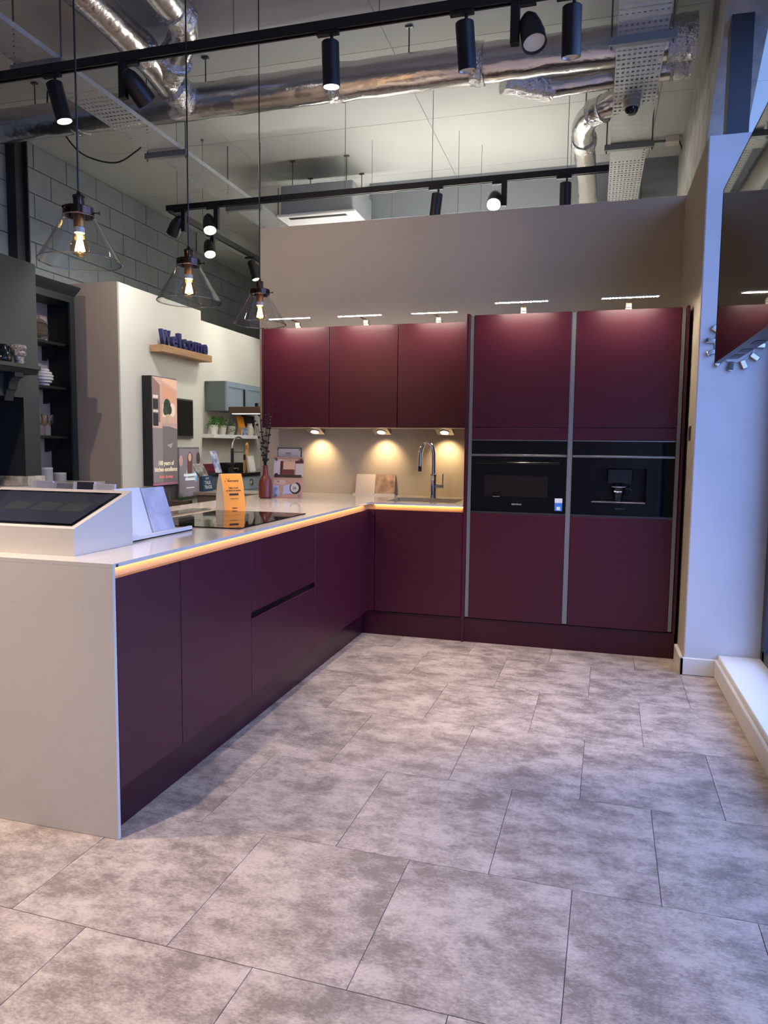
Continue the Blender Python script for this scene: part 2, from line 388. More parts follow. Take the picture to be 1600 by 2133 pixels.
# steel column by the pier, post on the left wall
c = MB(); c.box(2.055, 2.165, -.26, -.15, 2.945, CEIL); c.box(2.045, 2.175, -.27, -.14, 3.9, CEIL)
tag(c.build('steel_column', BLUECOL), 'dark steel column rising above the white pier beside the large screen', 'column')
p = MB(); p.box(-3.70, -3.60, .90, .915, 2.703, CEIL - .001); p.box(-3.70, -3.60, 1.045, 1.06, 2.703, CEIL - .001); p.box(-3.655, -3.645, .915, 1.045, 2.703, CEIL - .001); p.box(-3.70, -3.59, .89, 1.07, 2.7015, 2.715)
tag(p.build('steel_post', mat('charcoal_steel_post', '#26282a', .6)), 'charcoal steel post against the grey block wall above the dark dresser', 'post')

# low partition walls of the display area on the left
struct(MB().box(-3.70, -2.8, 1.22, 2.70, 0, 2.745, bev=.003).build('wall_display', WALLW))
struct(MB().box(-3.69, -2.795, 1.205, 1.22, 0, 2.745).build('wall_display_end', mat('brown_beige_wall_end', '#a3968a', .8)))  # end face coloured darker and browner than the long face
struct(MB().box(-2.80, -2.79, 1.222, 1.40, .0, 2.744, bev=.002).build('trim_3', WALLW))
struct(MB().box(-3.70, -2.85, 2.70, 5.2, 0, 2.66, bev=.003).build('wall_display_rear', WALLW))

# ------------------------------------------------------------------ kitchen: base cabinets
ZB, ZD, ZW0, ZW = .164, .853, .887, .9
RAIL = mat('cream_handle_rail', '#cfa877', .35)
def base_unit(label, y0, y1, kind, extra=None):
    t = thing('base_cabinet', label, 'cabinet', (-.3, (y0 + y1) / 2, 0), 'base cabinets of the peninsula')
    box('carcass', CARC, t, -.62, -.021, y0, y1, .159, ZD - .06)
    g = .0018
    if kind == 'door':
        box('door', MAROON, t, -.02, 0, y0 + g, y1 - g, ZB, ZD, bev=.0012)
    else:
        box('drawer', MAROON, t, -.02, 0, y0 + g, y1 - g, .536, ZD, bev=.0012)
        box('drawer', MAROON, t, -.02, 0, y0 + g, y1 - g, ZB, .506, bev=.0012)
        h = box('handle_channel', mat('black_anodised_channel', '#16181c', .25, metal=.6), t, -.0205, -.016, y0 + g, y1 - g, .49, .55)
    return t
base_unit('narrow maroon base cabinet next to the stone end panel', -2.718, -2.343, 'door')
base_unit('maroon base cabinet door between the narrow door and the drawers', -2.343, -1.769, 'door')
base_unit('maroon two-drawer cabinet with a black handle channel below the hob', -1.769, -1.0, 'drawers')
t = base_unit('maroon base cabinet filling the inner corner of the peninsula', -1.0, -.0385, 'door')
MB().prism([(-.02, -.037), (0, -.037), (0, 0), (.037, 0), (.037, .02), (-.02, .02)], 2, ZB, ZD).build('corner_post', MAROON, t)
t = thing('base_cabinet', 'maroon base cabinet under the sink beside the tall units', 'cabinet', (.34, .3, 0))
box('carcass', CARC, t, .03, .634, .029, .70, .159, ZD - .06); box('door', MAROON, t, .0405, .6335, 0, .02, ZB, ZD, bev=.0012)
# plinths
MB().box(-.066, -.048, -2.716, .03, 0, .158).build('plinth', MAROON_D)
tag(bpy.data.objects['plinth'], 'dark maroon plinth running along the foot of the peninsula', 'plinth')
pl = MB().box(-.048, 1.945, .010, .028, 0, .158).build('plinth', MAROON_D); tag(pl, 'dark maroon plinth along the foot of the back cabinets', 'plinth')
bk = MB().box(-.64, -.622, -2.716, .7, 0, ZW0 - .001).build('back_panel', MAROON); tag(bk, 'maroon panel closing the back of the peninsula', 'panel')
# handle rail with warm led tape
rl = thing('handle_rail', 'cream lit handle rail glowing under the peninsula worktop', 'rail', (-.03, -1.3, .8))
prof = [(-.021, .80), (-.024, .842), (-.030, .865), (-.034, .880), (-.034, .886), (-.040, .886), (-.040, .80)]
MB().prism(prof, 1, -2.716, .04).build('rail', RAIL, rl)
MB().box(-.0285, -.0215, -2.71, -.03, .8845, .8866).build('led_tape', STRIPLED, rl)
rl2 = thing('handle_rail', 'cream lit handle rail glowing under the sink worktop', 'rail', (.3, .03, .8))
MB().prism([(-b, a) if 0 else (-b if 0 else abs(b), a) for b, a in prof], 0, -.034, .634).build('rail', RAIL, rl2)
MB().box(.03, .63, .0215, .0285, .8845, .8866).build('led_tape', STRIPLED, rl2)
cp = MB().box(-.004, .001, -2.715, -2.702, .887, .897, bev=.001).build('rail_end_clip', mat('grey_metal_clip', '#5c6470', .3, metal=.8)); tag(cp, 'small grey metal clip at the worktop corner by the end panel', 'clip')

# worktop with waterfall end, sink opening
wt = thing('stone_worktop', 'pale speckled quartz worktop with a waterfall end panel', 'worktop', (-.5, -1.3, 0))
def gridslab(xs, ys, keep, z0, z1):
    b = MB(); bm = b.bm; V = {}
    def v(i, j, k):
        if (i, j, k) not in V: V[(i, j, k)] = bm.verts.new((xs[i], ys[j], (z0, z1)[k]))
        return V[(i, j, k)]
    for i in range(len(xs) - 1):
        for j in range(len(ys) - 1):
            if not keep(i, j): continue
            bm.faces.new((v(i, j, 1), v(i + 1, j, 1), v(i + 1, j + 1, 1), v(i, j + 1, 1))); bm.faces.new((v(i, j, 0), v(i, j + 1, 0), v(i + 1, j + 1, 0), v(i + 1, j, 0)))
            for di, dj, p, q in ((-1, 0, (0, 1), (0, 0)), (1, 0, (1, 0), (1, 1)), (0, -1, (0, 0), (1, 0)), (0, 1, (1, 1), (0, 1))):
                ni, nj = i + di, j + dj
                if 0 <= ni < len(xs) - 1 and 0 <= nj < len(ys) - 1 and keep(ni, nj): continue
                A, B = (i + p[0], j + p[1]), (i + q[0], j + q[1])
                bm.faces.new((v(*A, 0), v(*B, 0), v(*B, 1), v(*A, 1)))
    return b
xs = [-1.0, 0.0, .07, .55, .634]; ys = [-2.732, 0.0, .16, .52, .739]
def keep(i, j):
    if i > 0 and j == 0: return False
    return not (i == 2 and j == 2)
gridslab(xs, ys, keep, ZW0, ZW).build('worktop_slab', STONE, wt)
MB().box(-1.0, 0.0, -2.732, -2.718, 0, ZW0, bev=.0012).build('waterfall_panel', STONE, wt)
sk = thing('sink', 'pale undermounted sink set into the worktop below the chrome tap', 'sink', (.31, .34, .72))
b = MB(); b.box(.065, .075, .155, .525, .72, .8865); b.box(.545, .555, .155, .525, .72, .8865); b.box(.075, .545, .155, .165, .72, .8865); b.box(.075, .545, .515, .525, .72, .8865); b.box(.065, .555, .155, .525, .71, .72)
b.build('basin', mat('cream_composite_sink', '#d9cfb9', .3), sk); MB().cyl((.31, .34, .72), (.31, .34, .723), .045, n=20).build('drain', STEEL, sk)

# ------------------------------------------------------------------ tall units
b = MB().box(.636, .655, -.006, .735, 0, 2.112, bev=.001).build('end_panel', MAROON); tag(b, 'tall maroon end panel between the sink worktop and tall units', 'panel')
b = MB().box(1.931, 1.947, -.006, .735, 0.16, 2.112, bev=.001).build('end_panel', MAROON); tag(b, 'tall maroon end panel beside the white pier', 'panel')
def tall(label, x0, sx0, sx1, d0, d1, xe):
    t = thing('tall_cabinet', label, 'cabinet', ((d0 + d1) / 2, .3, 0), 'tall maroon housings')
    cm = MB(); cm.box(x0, xe, .024, .58, .16, .862); cm.box(x0, xe, .024, .58, 1.325, 2.10); cm.box(x0, x0 + .018, .024, .58, .862, 1.325); cm.box(xe - .018, xe, .024, .58, .862, 1.325); cm.box(x0, xe, .565, .58, .862, 1.325)
    cm.build('carcass', CARC, t)
    box('upper_door', MAROON, t, d0, d1, 0, .02, 1.4025, 2.104, bev=.0012); box('filler_strip', MAROON, t, d0, d1, 0, .02, 1.325, 1.3985, bev=.001)
    box('lower_door', MAROON, t, d0, d1, 0, .02, ZB, .852, bev=.0012)
    box('vertical_profile', STRIPM, t, sx0, sx1, .006, .023, ZB + .003, 2.100, bev=.001)
    return t
ta = tall('tall maroon housing with the compact oven, left of the two', .657, .6575, .682, .684, 1.2755, 1.291)
tb = tall('tall maroon housing with the coffee machine, next to the white pier', 1.292, 1.277, 1.308, 1.310, 1.9015, 1.93)
box('vertical_profile', STRIPM, tb, 1.9035, 1.9265, .006, .023, ZB + .003, 2.100, bev=.001)
for x0, x1, l in ((.684, 1.2755, 'black glass drawer front above the compact oven'), (1.310, 1.9015, 'black glass drawer front above the coffee machine')):
    t = thing('warming_drawer', l, 'drawer', ((x0 + x1) / 2, .1, 1.233), 'black glass drawers')
    box('front_glass', BLACKG, t, x0, x1, .0, .02, 1.234, 1.317, bev=.0008); box('top_trim', STEEL, t, x0, x1, -.001, .02, 1.318, 1.3235); box('body', BLACK, t, x0 + .02, x1 - .02, .021, .45, 1.236, 1.32)
# oven
ov = thing('compact_oven', 'built-in compact oven with black glass door and steel top trim', 'oven', (.98, .2, .866))
box('door_glass', BLACKG, ov, .684, 1.2755, .0, .02, .869, 1.2175, bev=.001); box('steel_trim', STEEL, ov, .684, 1.2755, -.003, .02, 1.2195, 1.232, bev=.001)
box('lower_trim', mat('dark_steel_trim', '#5a5558', .35, metal=.9), ov, .684, 1.2755, .002, .02, .8545, .8665); box('body', BLACK, ov, .70, 1.26, .0215, .5, .872, 1.225)
box('viewing_window', mat('oven_window_glass', '#1a1512', .05, spec=.5), ov, .765, 1.165, -.0006, .001, .965, 1.10)
hb = MB(); hb.cyl((.72, -.042, 1.178), (1.24, -.042, 1.178), .009, n=14); hb.cyl((.75, -.042, 1.178), (.75, .0, 1.178), .006, n=10); hb.cyl((1.21, -.042, 1.178), (1.21, .0, 1.178), .006, n=10)
hb.build('handle', mat('black_glossy_handle', '#0a0a0c', .08, metal=.4), ov)
text('SIEMENS', .014, mat('pale_grey_print', '#a9a8a8', .5, emit=.1), ov, (.975, -.0003, .912), X3, Z3, width=.062)
for i, wd in enumerate((.05, .06, .045)): box('printed_line', mat('faint_grey_print', '#6d6a68', .5), ov, .845 - wd / 2, .845 + wd / 2, -.0006, 0, .985 - i * .012, .989 - i * .012)
st = thing('oven_sticker', 'white and blue product sticker on the lower right oven door', 'sticker', (1.235, -.0005, .885))
box('sticker_sheet', WHITECARD, st, 1.211, 1.257, -.0016, -.0008, .884, .962); box('blue_field', mat('sticker_blue', '#3a78c8', .5), st, 1.211, 1.257, -.0022, -.0017, .884, .934)
box('white_field', WHITECARD, st, 1.223, 1.245, -.0027, -.0023, .888, .910)
# coffee machine with niche
cm_ = thing('coffee_machine', 'built-in black glass coffee machine with a dispensing niche', 'coffee machine', (1.6, .2, .866))
b = MB(); b.box(1.310, 1.445, 0, .02, .869, 1.2175); b.box(1.748, 1.9015, 0, .02, .869, 1.2175); b.box(1.445, 1.748, 0, .02, 1.155, 1.2175); b.box(1.445, 1.748, 0, .02, .869, .945)
b.build('front_glass', BLACKG, cm_); box('steel_trim', STEEL, cm_, 1.310, 1.9015, -.003, .02, 1.2195, 1.232, bev=.001); box('lower_trim', MATS['dark_steel_trim'], cm_, 1.310, 1.9015, .002, .02, .8545, .8665)
b = MB(); b.box(1.435, 1.445, .02, .14, .94, 1.16); b.box(1.748, 1.758, .02, .14, .94, 1.16); b.box(1.435, 1.758, .14, .15, .94, 1.16); b.box(1.435, 1.758, .02, .15, 1.155, 1.165); b.box(1.435, 1.758, .02, .15, .93, .945)
b.build('niche', mat('niche_gloss_black', '#07080c', .2), cm_)
b = MB(); b.box(1.52, 1.67, .03, .139, 1.06, 1.155, bev=.006); b.cyl((1.575, .06, 1.035), (1.575, .06, 1.06), .008, n=10); b.cyl((1.615, .06, 1.035), (1.615, .06, 1.06), .008, n=10); b.build('spout', BLACKP, cm_)
b = MB(); b.box(1.43, 1.745, -.006, .12, .945, .951, bev=.001); b.build('drip_tray', STEEL, cm_)
text('SIEMENS', .012, mat('dim_grey_print', '#3c3c44', .5), cm_, (1.6, -.0003, .905), X3, Z3, width=.06)
cu = thing('coffee_cup', 'tapered black cup with white lettering in the coffee machine niche', 'cup', (1.59, .05, .951))
MB().lathe([(0, 0), (.026, 0), (.041, .086), (.0425, .0885), (.039, .0885), (.0245, .004), (0, .004)], (1.59, .05, .9512), 24).build('cup_body', mat('black_cup_glaze', '#0d0e12', .25), cu)
MB().lathe([(.0405, .0885), (.0425, .0885), (.0425, .092), (.0405, .092)], (1.59, .05, .9512), 24, closed=True).build('rim', mat('silver_white_rim', '#c9cbd2', .3), cu)
MB().tube(smoothpath([(1.625, .05, 1.028), (1.655, .047, 1.03), (1.665, .046, 1.005), (1.648, .047, .985), (1.618, .05, .99)], 5), .0045, 8).build('handle', MATS['black_cup_glaze'], cu)
text('Magnet', .013, mat('white_print', '#e8e8e8', .5, emit=.25), cu, (1.585, .0115, 1.01), X3, Z3, width=.045, bold=.0003)

# ------------------------------------------------------------------ wall cabinets
WF = .40
for x0, x1, l in ((-.957, -.4395, 'left maroon wall cabinet next to the open end of the partition'), (-.4365, .0765, 'middle maroon wall cabinet above the sample tiles'), (.0795, .6335, 'maroon wall cabinet above the tap beside the tall end panel')):
    t = thing('wall_cabinet', l, 'cabinet', ((x0 + x1) / 2, .57, 1.407), 'maroon wall cabinets')
    box('carcass', MAROON, t, x0 + .002, x1 - .002, WF + .021, .738, 1.412, 2.128); box('door', MAROON, t, x0 + .001, x1 - .001, WF, WF + .02, 1.408, 2.134, bev=.0012)
    box('bottom_panel', mat('pale_cabinet_underside', '#cfc5b4', .5), t, x0 + .002, x1 - .002, WF + .022, .738, 1.406, 1.4115)
b = MB().box(-.973, -.959, .398, .738, 1.404, 2.136, bev=.001).build('end_panel', MAROON); tag(b, 'maroon panel closing the left end of the wall cabinets', 'panel')
# led lights over the cabinets
def led_bar(root):
    b = MB(); b.box(-.018, .018, -.0, .05, 0, .012, bev=.001); b.box(-.016, .016, -.012, .012, .012, .0365); b.box(-.010, .010, -.150, .012, .0365, .0395); b.build('arm', mat('champagne_metal_arm', '#8d8074', .3, metal=.9), root)
    b = MB(); b.box(-.163, .163, -.172, -.148, .0395, .0455, bev=.001); b.build('light_bar', mat('satin_aluminium_bar', '#c2bfba', .35, metal=.6), root)
    b = MB()
    for i in range(17): x = -.148 + i * .0185; b.box(x - .0052, x + .0052, -.166, -.154, .0375, .0393)
    b.build('led_row', LEDDOT, root)
LB = [((-.69, .42, 2.1365), 'led picture light over the left wall cabinet by the pendant'), ((-.165, .42, 2.1365), 'led picture light over the middle wall cabinet'), ((.365, .42, 2.1365), 'led picture light over the wall cabinet above the tap'),
      ((.985, .022, 2.1065), 'led picture light over the tall oven housing'), ((1.605, .022, 2.1065), 'led picture light over the tall coffee machine housing')]
led0 = thing('led_picture_light', LB[0][1], 'light', (0, 0, 0), 'led picture lights on the cabinets'); led_bar(led0)
for loc, l in LB[1:]: dup(led0, loc, l)
led0.location = LB[0][0]
# under-cabinet lights
def uc(root):
    b = MB(); b.prism([(-.06, 0), (.05, 0), (.05, -.045), (-.06, -.004)], 0, -.062, .062); b.build('housing', mat('nickel_housing', '#8a8580', .35, metal=.8), root)
    n = Vector((0, -.349, -.937)).normalized(); c = Vector((0, -.005, -.0252))
    MB().cyl(c, c + n * .004, .036, n=24).build('bezel', STEEL, root)
    MB().cyl(c + n * .004, c + n * .006, .028, n=24).build('lens', UCLED, root)
uc0 = thing('undercabinet_light', 'wedge spotlight under the left wall cabinet above the brochure stand', 'light', (0, 0, 0), 'wedge lights under the wall cabinets'); uc(uc0)
UC = [(-.625, 'wedge spotlight under the left wall cabinet above the brochure stand'), (-.095, 'wedge spotlight under the middle wall cabinet above the samples'), (.385, 'wedge spotlight under the wall cabinet above the chrome tap')]
for x, l in UC[1:]: dup(uc0, (x, .60, 1.4055), l)
uc0.location = (UC[0][0], .60, 1.4055)
for x, l in UC: light('undercabinet_beam', 'SPOT', (x, .615, 1.352), 8.5, (1, .70, .38), None, (0, .62, -1), 96, 1.0, .012)

# ------------------------------------------------------------------ things on the worktop
def orient(b, origin, d):
    q = Vector(d).to_track_quat('Z', 'Y').to_matrix().to_4x4()
    bmesh.ops.transform(b.bm, matrix=Matrix.Translation(Vector(origin)) @ q, verts=b.bm.verts[:]); return b
# hob and extractor
hb = thing('induction_hob', 'black glass induction hob set in the peninsula worktop', 'hob', (-.33, -1.35, .9))
box('glass_top', BLACKG, hb, -.60, -.068, -1.745, -.963, .9003, .9055, bev=.002)
for cx, cy, r in ((-.2, -1.55, .1), (-.2, -1.16, .075), (-.46, -1.55, .075), (-.46, -1.16, .1)):
    MB().lathe([(r - .0015, .9056), (r, .9056), (r, .9058), (r - .0015, .9058)], (cx, cy, 0), 40, closed=True).build('cooking_zone_mark', mat('hob_grey_print', '#3b3b3d', .4), hb)
ex = thing('downdraft_extractor', 'narrow black downdraft extractor strip behind the hob', 'extractor', (-.72, -1.3, .9))
box('cover', BLACKG, ex, -.775, -.675, -1.74, -.93, .9003, .908, bev=.002); box('steel_edge', STEEL, ex, -.671, -.667, -1.74, -.93, .9003, .9075)
# kiosk with touch screen
k0, k1 = -.80, -.212
ki = thing('touchscreen_kiosk', 'pale stone kiosk block with a sloping black touch screen', 'kiosk', (-.5, -2.48, .9))
MB().prism([(-2.642, .9003), (-2.642, .992), (-2.322, 1.100), (-2.322, .9003)], 0, k0, k1).build('stone_housing', STONE, ki)
sd = Vector((0, .320, .108)).normalized(); sn = Vector((0, -sd.z, sd.y)); so = Vector((0, -2.642, .992))
def kp(x, t, h): q = so + sd * t + sn * h; return (x, q.y, q.z)
def slab(name, m, par, x0, x1, t0, t1, h0, h1):
    b = MB(); V = [b.bm.verts.new(kp(x, t, h)) for x in (x0, x1) for t in (t0, t1) for h in (h0, h1)]
    for q in ((0, 1, 3, 2), (4, 6, 7, 5), (0, 4, 5, 1), (2, 3, 7, 6), (0, 2, 6, 4), (1, 5, 7, 3)): b.bm.faces.new([V[i] for i in q])
    return b.build(name, m, par)
sc = slab('touch_screen', BLACKG, ki, -.775, -.232, .018, .305, .0004, .003)
slab('lit_display', mat('dim_display', '#23252e', .05, emit=.35), ki, -.765, -.245, .032, .292, .0031, .0034)
for i, (a, b_) in enumerate(((-.62, -.52), (-.5, -.4), (-.38, -.28))): slab('display_tile', mat('dim_display_tile', '#2c2f30', .08, emit=.3), ki, a, b_, .13, .20, .0035, .0037)
# sample boards on a white ledge
tr = thing('sample_ledge', 'white ledge holding stone samples beside the kiosk', 'display stand', (-.29, -2.06, .9))
b = MB(); b.box(-.345, -.245, -2.285, -1.845, .9003, .906, bev=.001); b.box(-.257, -.245, -2.285, -1.845, .9003, .920, bev=.001); b.build('ledge', WHITEP, tr)
bb = MB(); bb.prism([(-.345, .906), (-.335, .906), (-.352, 1.07), (-.362, 1.07)], 1, -2.285, -1.845); bb.build('back_rest', ACRYL, tr)
for y0, y1, m_, l, tp in ((-2.275, -2.115, WHITEB, 'plain white stone sample board leaning beside the kiosk', 1.10), (-2.105, -1.945, GREYMB, 'grey veined stone sample board leaning beside the kiosk', 1.095)):
    s = MB().prism([(-.275, .9065), (-.262, .9065), (-.322, tp), (-.335, tp)], 1, y0, y1).build('sample_board', m_); tag(s, l, 'sample')
rk = thing('brochure_rack', 'low acrylic brochure rack standing behind the kiosk', 'rack', (-.6, -2.15, .9))
b = MB(); b.box(-.84, -.36, -2.30, -2.10, .9003, .905); b.prism([(-2.12, .905), (-2.116, .905), (-2.08, 1.09), (-2.084, 1.09)], 0, -.84, -.36); b.build('rack_body', ACRYL, rk)
for i, (x, l, c, tp) in enumerate(((-.775, 'white brochure at the far left of the rack behind the kiosk', '#d8d8dc', 1.116), (-.665, 'pale grey brochure, second from the left in the rack', '#bfc2c8', 1.110), (-.555, 'white brochure with a dark corner, third in the rack', '#dedee2', 1.118), (-.45, 'white brochure nearest the stone samples in the rack', '#e4e4e8', 1.112))):
    t = thing('brochure', l, 'brochure', (x, -2.14, .905), 'brochures behind the kiosk')
    MB().prism([(-2.16 - .01 * i, .9055), (-2.150 - .01 * i, .9055), (-2.118 - .012 * i, tp), (-2.128 - .012 * i, tp)], 0, x - .05, x + .05).build('pages', mat('paper_' + c[1:], c, .6), t)
    MB().prism([(-2.1615 - .01 * i, .9055), (-2.1605 - .01 * i, .9055), (-2.1285 - .012 * i, tp), (-2.1295 - .012 * i, tp)], 0, x - .03, x + .05).build('cover', mat('cover_%d' % i, ('#c9c9d0', '#8f9096', '#3c3a44', '#d5d2cc')[i], .4), t)
# orange tent card
oc = thing('tent_card', 'orange folded tent card standing on the worktop behind the hob', 'card', (0, 0, 0))
hw = .064
body = [(-.06, 0), (-.052, .075), (-.036, .15), (-.010, .207), (.010, .207), (.036, .15), (.052, .075), (.06, 0)]
MB().prism(body, 0, -hw, hw).build('card_body', WHITECARD, oc)
fr_ = MB(); fp = body[:4]
fp2 = [(y - .0012, z) for y, z in fp]
fr_.prism(fp2 + fp[::-1], 0, -hw - .0006, hw + .0006); fr_.build('orange_front', ORANGE, oc)
fb = MB(); fb.prism([(-y + .0012, z) for y, z in fp] + [(-y, z) for y, z in fp[::-1]], 0, -hw, hw); fb.build('orange_back', ORANGE, oc)
def cardpt(z):
    for (y0, z0), (y1, z1) in zip(fp2, fp2[1:]):
        if z0 <= z <= z1: k = (z - z0) / (z1 - z0); return y0 + (y1 - y0) * k, Vector((0, y1 - y0, z1 - z0)).normalized()
for s_, z, wd, sz in (('Siemens', .163, .068, .02), ('Take a look', .125, .06, .013), ('at them in action', .110, .088, .013)):
    y, v = cardpt(z); text(s_, sz, INK, oc, (.004 if z > .15 else 0, y - .0012, z), X3, v, width=wd)
for x0, x1, z0, z1 in ((-.028, .028, .086, .097), (-.024, .024, .067, .0685), (-.015, .015, .012, .016)):
    y, v = cardpt((z0 + z1) / 2); MB().box(x0, x1, y - .0022, y - .0008, z0, z1).build('printed_bar', INK, oc)
y, v = cardpt(.16)
b = MB()
for a in range(4): t0 = math.radians(60 + a * 62); b.box(-.03 + .016 * math.cos(t0) - .002, -.03 + .016 * math.cos(t0) + .002, y - .003, y - .0008, .167 + .016 * math.sin(t0) - .002, .167 + .016 * math.sin(t0) + .002)
b.build('printed_ring', INK, oc)
oc.location = (-.573, -.872, .9003); oc.rotation_euler = (0, 0, math.radians(52))
# vase with dried stems
vs = thing('bottle_vase', 'brown ceramic bottle vase standing at the back of the peninsula', 'vase', (-.784, .05, .9))
MB().lathe([(0, 0), (.038, 0), (.047, .010), (.0475, .10), (.044, .125), (.030, .150), (.019, .170), (.017, .225), (.0185, .230), (.0145, .230), (.013, .17), (0, .16)], (-.784, .05, .9003), 28).build('vase_body', TERRA, vs)
ds = thing('dried_stems', 'bunch of dark dried stems with round buds in the brown vase', 'dried flowers', (-.784, .05, 1.07))
for i in range(13):
    a = random.uniform(0, 6.28); s = random.uniform(.02, .075); h = random.uniform(.30, .47)
    dx, dy = math.cos(a) * s - .012, math.sin(a) * s
    pts = smoothpath([(-.784, .05, 1.064), (-.784 + dx * .1, .05 + dy * .1, 1.13), (-.784 + dx * .5, .05 + dy * .5, 1.13 + h * .5), (-.784 + dx, .05 + dy, 1.13 + h)], 4)
    st_ = MB().tube(pts, .0016, 5).build('stem', STEM, ds)
    b = MB()
    for k in range(4 if i % 2 else 7):
        p_ = pts[random.randint(4, len(pts) - 1)]; r = random.uniform(.006, .011)
        o_ = Vector((random.uniform(-.008, .008), random.uniform(-.008, .008), 0))
        b.lathe([(0, -r), (r * .8, -r * .5), (r, 0), (r * .7, r * .6), (0, r)], p_ + o_, 7)
    b.build('buds', STEM, st_, kind='stuff')
# brochure stand by the vase
fl = thing('brochure_stand', 'acrylic stand with a kitchen price brochure beside the brown vase', 'stand', (-.64, .12, .9))
o_ = Vector((-.756, .105, .9005)); u_ = Vector((1, .06, 0)).normalized(); v_ = Vector((.0, .14, 1)).normalized(); v_ = (v_ - u_ * v_.dot(u_)).normalized(); n_ = u_.cross(v_)
def sheet(name, m, par, org, u, v, W, Hh, th):
    b = MB(); n = u.cross(v); V = [b.bm.verts.new(org + u * (W * i) + v * (Hh * j) + n * (th * k)) for i in (0, 1) for j in (0, 1) for k in (0, 1)]
    for q in ((0, 1, 3, 2), (4, 6, 7, 5), (0, 4, 5, 1), (2, 3, 7, 6), (0, 2, 6, 4), (1, 5, 7, 3)): b.bm.faces.new([V[i] for i in q])
    return b.build(name, m, par)
W_, H_ = .222, .292
sheet('acrylic_back', ACRYL, fl, o_ - n_ * .004, u_, v_, W_, H_ + .004, .002)
sh = sheet('printed_sheet', mat('peach_paper', '#d9ab93', .6), fl, o_, u_, v_, W_, H_, .001)
prints(sh, o_ + n_ * .001, u_, v_, W_, H_, [('#b58a78', rect(0, 1, .5, 1)), ('#dccfca', rect(0, .24, .56, .95)), ('#5b2a2c', rect(.22, .32, .56, .9)), ('#e3b89b', rect(.32, .72, .70, .9)), ('#7d3f3c', rect(.28, .7, .57, .70)), ('#5a2f2f', rect(.72, 1, .85, .92)), ('#dccfc4', rect(.74, 1, .53, .84)), ('#4a3634', rect(.05, .95, .5, .57)), ('#2a2628', disc(.1, .55, .07, .8)),
    ('#e8c9b8', rect(.03, .42, .33, .44)), ('#c7cdea', [(.0, .05), (.25, .05), (.2, .3), (.0, .32)]), ('#cdd2ee', [(.34, .08), (.7, .12), (.62, .36), (.36, .3)]), ('#35302e', disc(.76, .25, .19, .76, 24)), ('#d9ab93', rect(.55, .78, .33, .42)), ('#ece6dc', disc(.74, .25, .14, .76, 24)), ('#7fa3d0', disc(.11, .22, .06, .8)), ('#7f8fb4', disc(.12, .06, .045, .8)), ('#a5a0b4', disc(.9, .06, .045, .8))])
text('26', .028, INK, sh, o_ + u_ * .164 + v_ * .064 + n_ * .0062, u_, v_, name='printed_number')
text('\u00a387', .013, INK, sh, o_ + u_ * .04 + v_ * .112 + n_ * .0052, u_, v_, name='lettering'); text('Integra Soho', .02, mat('cream_print', '#f0e6d8', .5), sh, o_ + u_ * .115 + v_ * .265 + n_ * .0052, u_, v_, width=.12)
for a, q in ((.02, .275), (.205, .275)):
    MB().cyl(o_ + u_ * a + v_ * q, o_ + u_ * a + v_ * q + n_ * .010, .009, n=14).build('clip', CHROME, fl)
sheet('acrylic_front', ACRYL, fl, o_ + n_ * .0075, u_, v_, W_, H_, .0015)
hc = thing('framed_price_card', 'small grey card in a black frame behind the brochure stand', 'sign', (-.66, .2, .9))
o2 = Vector((-.752, .19, .9005)); sheet('black_frame', BLACKP, hc, o2, X3, Z3, .186, .356, .006)
sheet('card', mat('pale_grey_card', '#a7a5a4', .6), hc, o2 + Vector((.006, -.0062, .006)), X3, Z3, .174, .344, .0002 + .006)
text('SOHO', .016, INK, hc, (-.662, .1768, 1.212), X3, Z3, width=.04); MB().box(-.675, -.649, .1766, .1772, 1.203, 1.205).build('printed_line', INK, hc)
for x in (-.742, -.578): MB().cyl((x, .1774, 1.243), (x, .1745, 1.243), .004, n=10).build('screw', BLACKP, hc)
# samples leaning on the back wall
st = thing('tile_ledge', 'thin white ledge holding two square samples against the splashback', 'display stand', (-.17, .70, .9))
b = MB(); b.box(-.345, -.010, .685, .737, .9003, .905); b.box(-.345, -.010, .685, .690, .905, .913); b.build('ledge', WHITECARD, st)
for x0, x1, m_, l in ((-.328, -.173, mat('cream_sample', '#cfc3b4', .5), 'cream square sample leaning against the kitchen splashback'), (-.170, -.016, mat('brown_stone_sample', '#9a7f69', .5, var=(18, .3, '#7d634f', '#b09680')), 'brown stone square sample leaning against the kitchen splashback')):
    s = MB().prism([(.693, .9055), (.703, .9055), (.735, 1.058), (.725, 1.058)], 0, x0, x1).build('square_sample', m_); tag(s, l, 'sample')
# kitchen tap
tp = thing('kitchen_tap', 'chrome swan-neck kitchen tap with a side lever by the sink', 'tap', (.31, .60, .9))
b = MB(); b.lathe([(0, 0), (.026, 0), (.025, .006), (.0215, .012), (.0215, .150), (.023, .155), (.023, .172), (.0185, .176), (0, .176)], (.308, .60, .9003), 24); b.build('body', CHROME, tp)
pts = [Vector((.308, .60, 1.06)), Vector((.308, .60, 1.15)), Vector((.307, .60, 1.20))]
for k in range(1, 13): a = math.pi * k / 12 * .97; pts.append(Vector((.258 + .05 * math.cos(a), .60 - .01 * k / 12, 1.20 + .105 * math.sin(a))))
pts += [Vector((.2075, .588, 1.17)), Vector((.207, .587, 1.13))]
MB().tube(smoothpath(pts, 3), .0145, 14).build('swan_neck', CHROME, tp); MB().cyl((.207, .587, 1.135), (.207, .587, 1.092), .0135, n=16).build('spray_nozzle', BLACKP, tp)
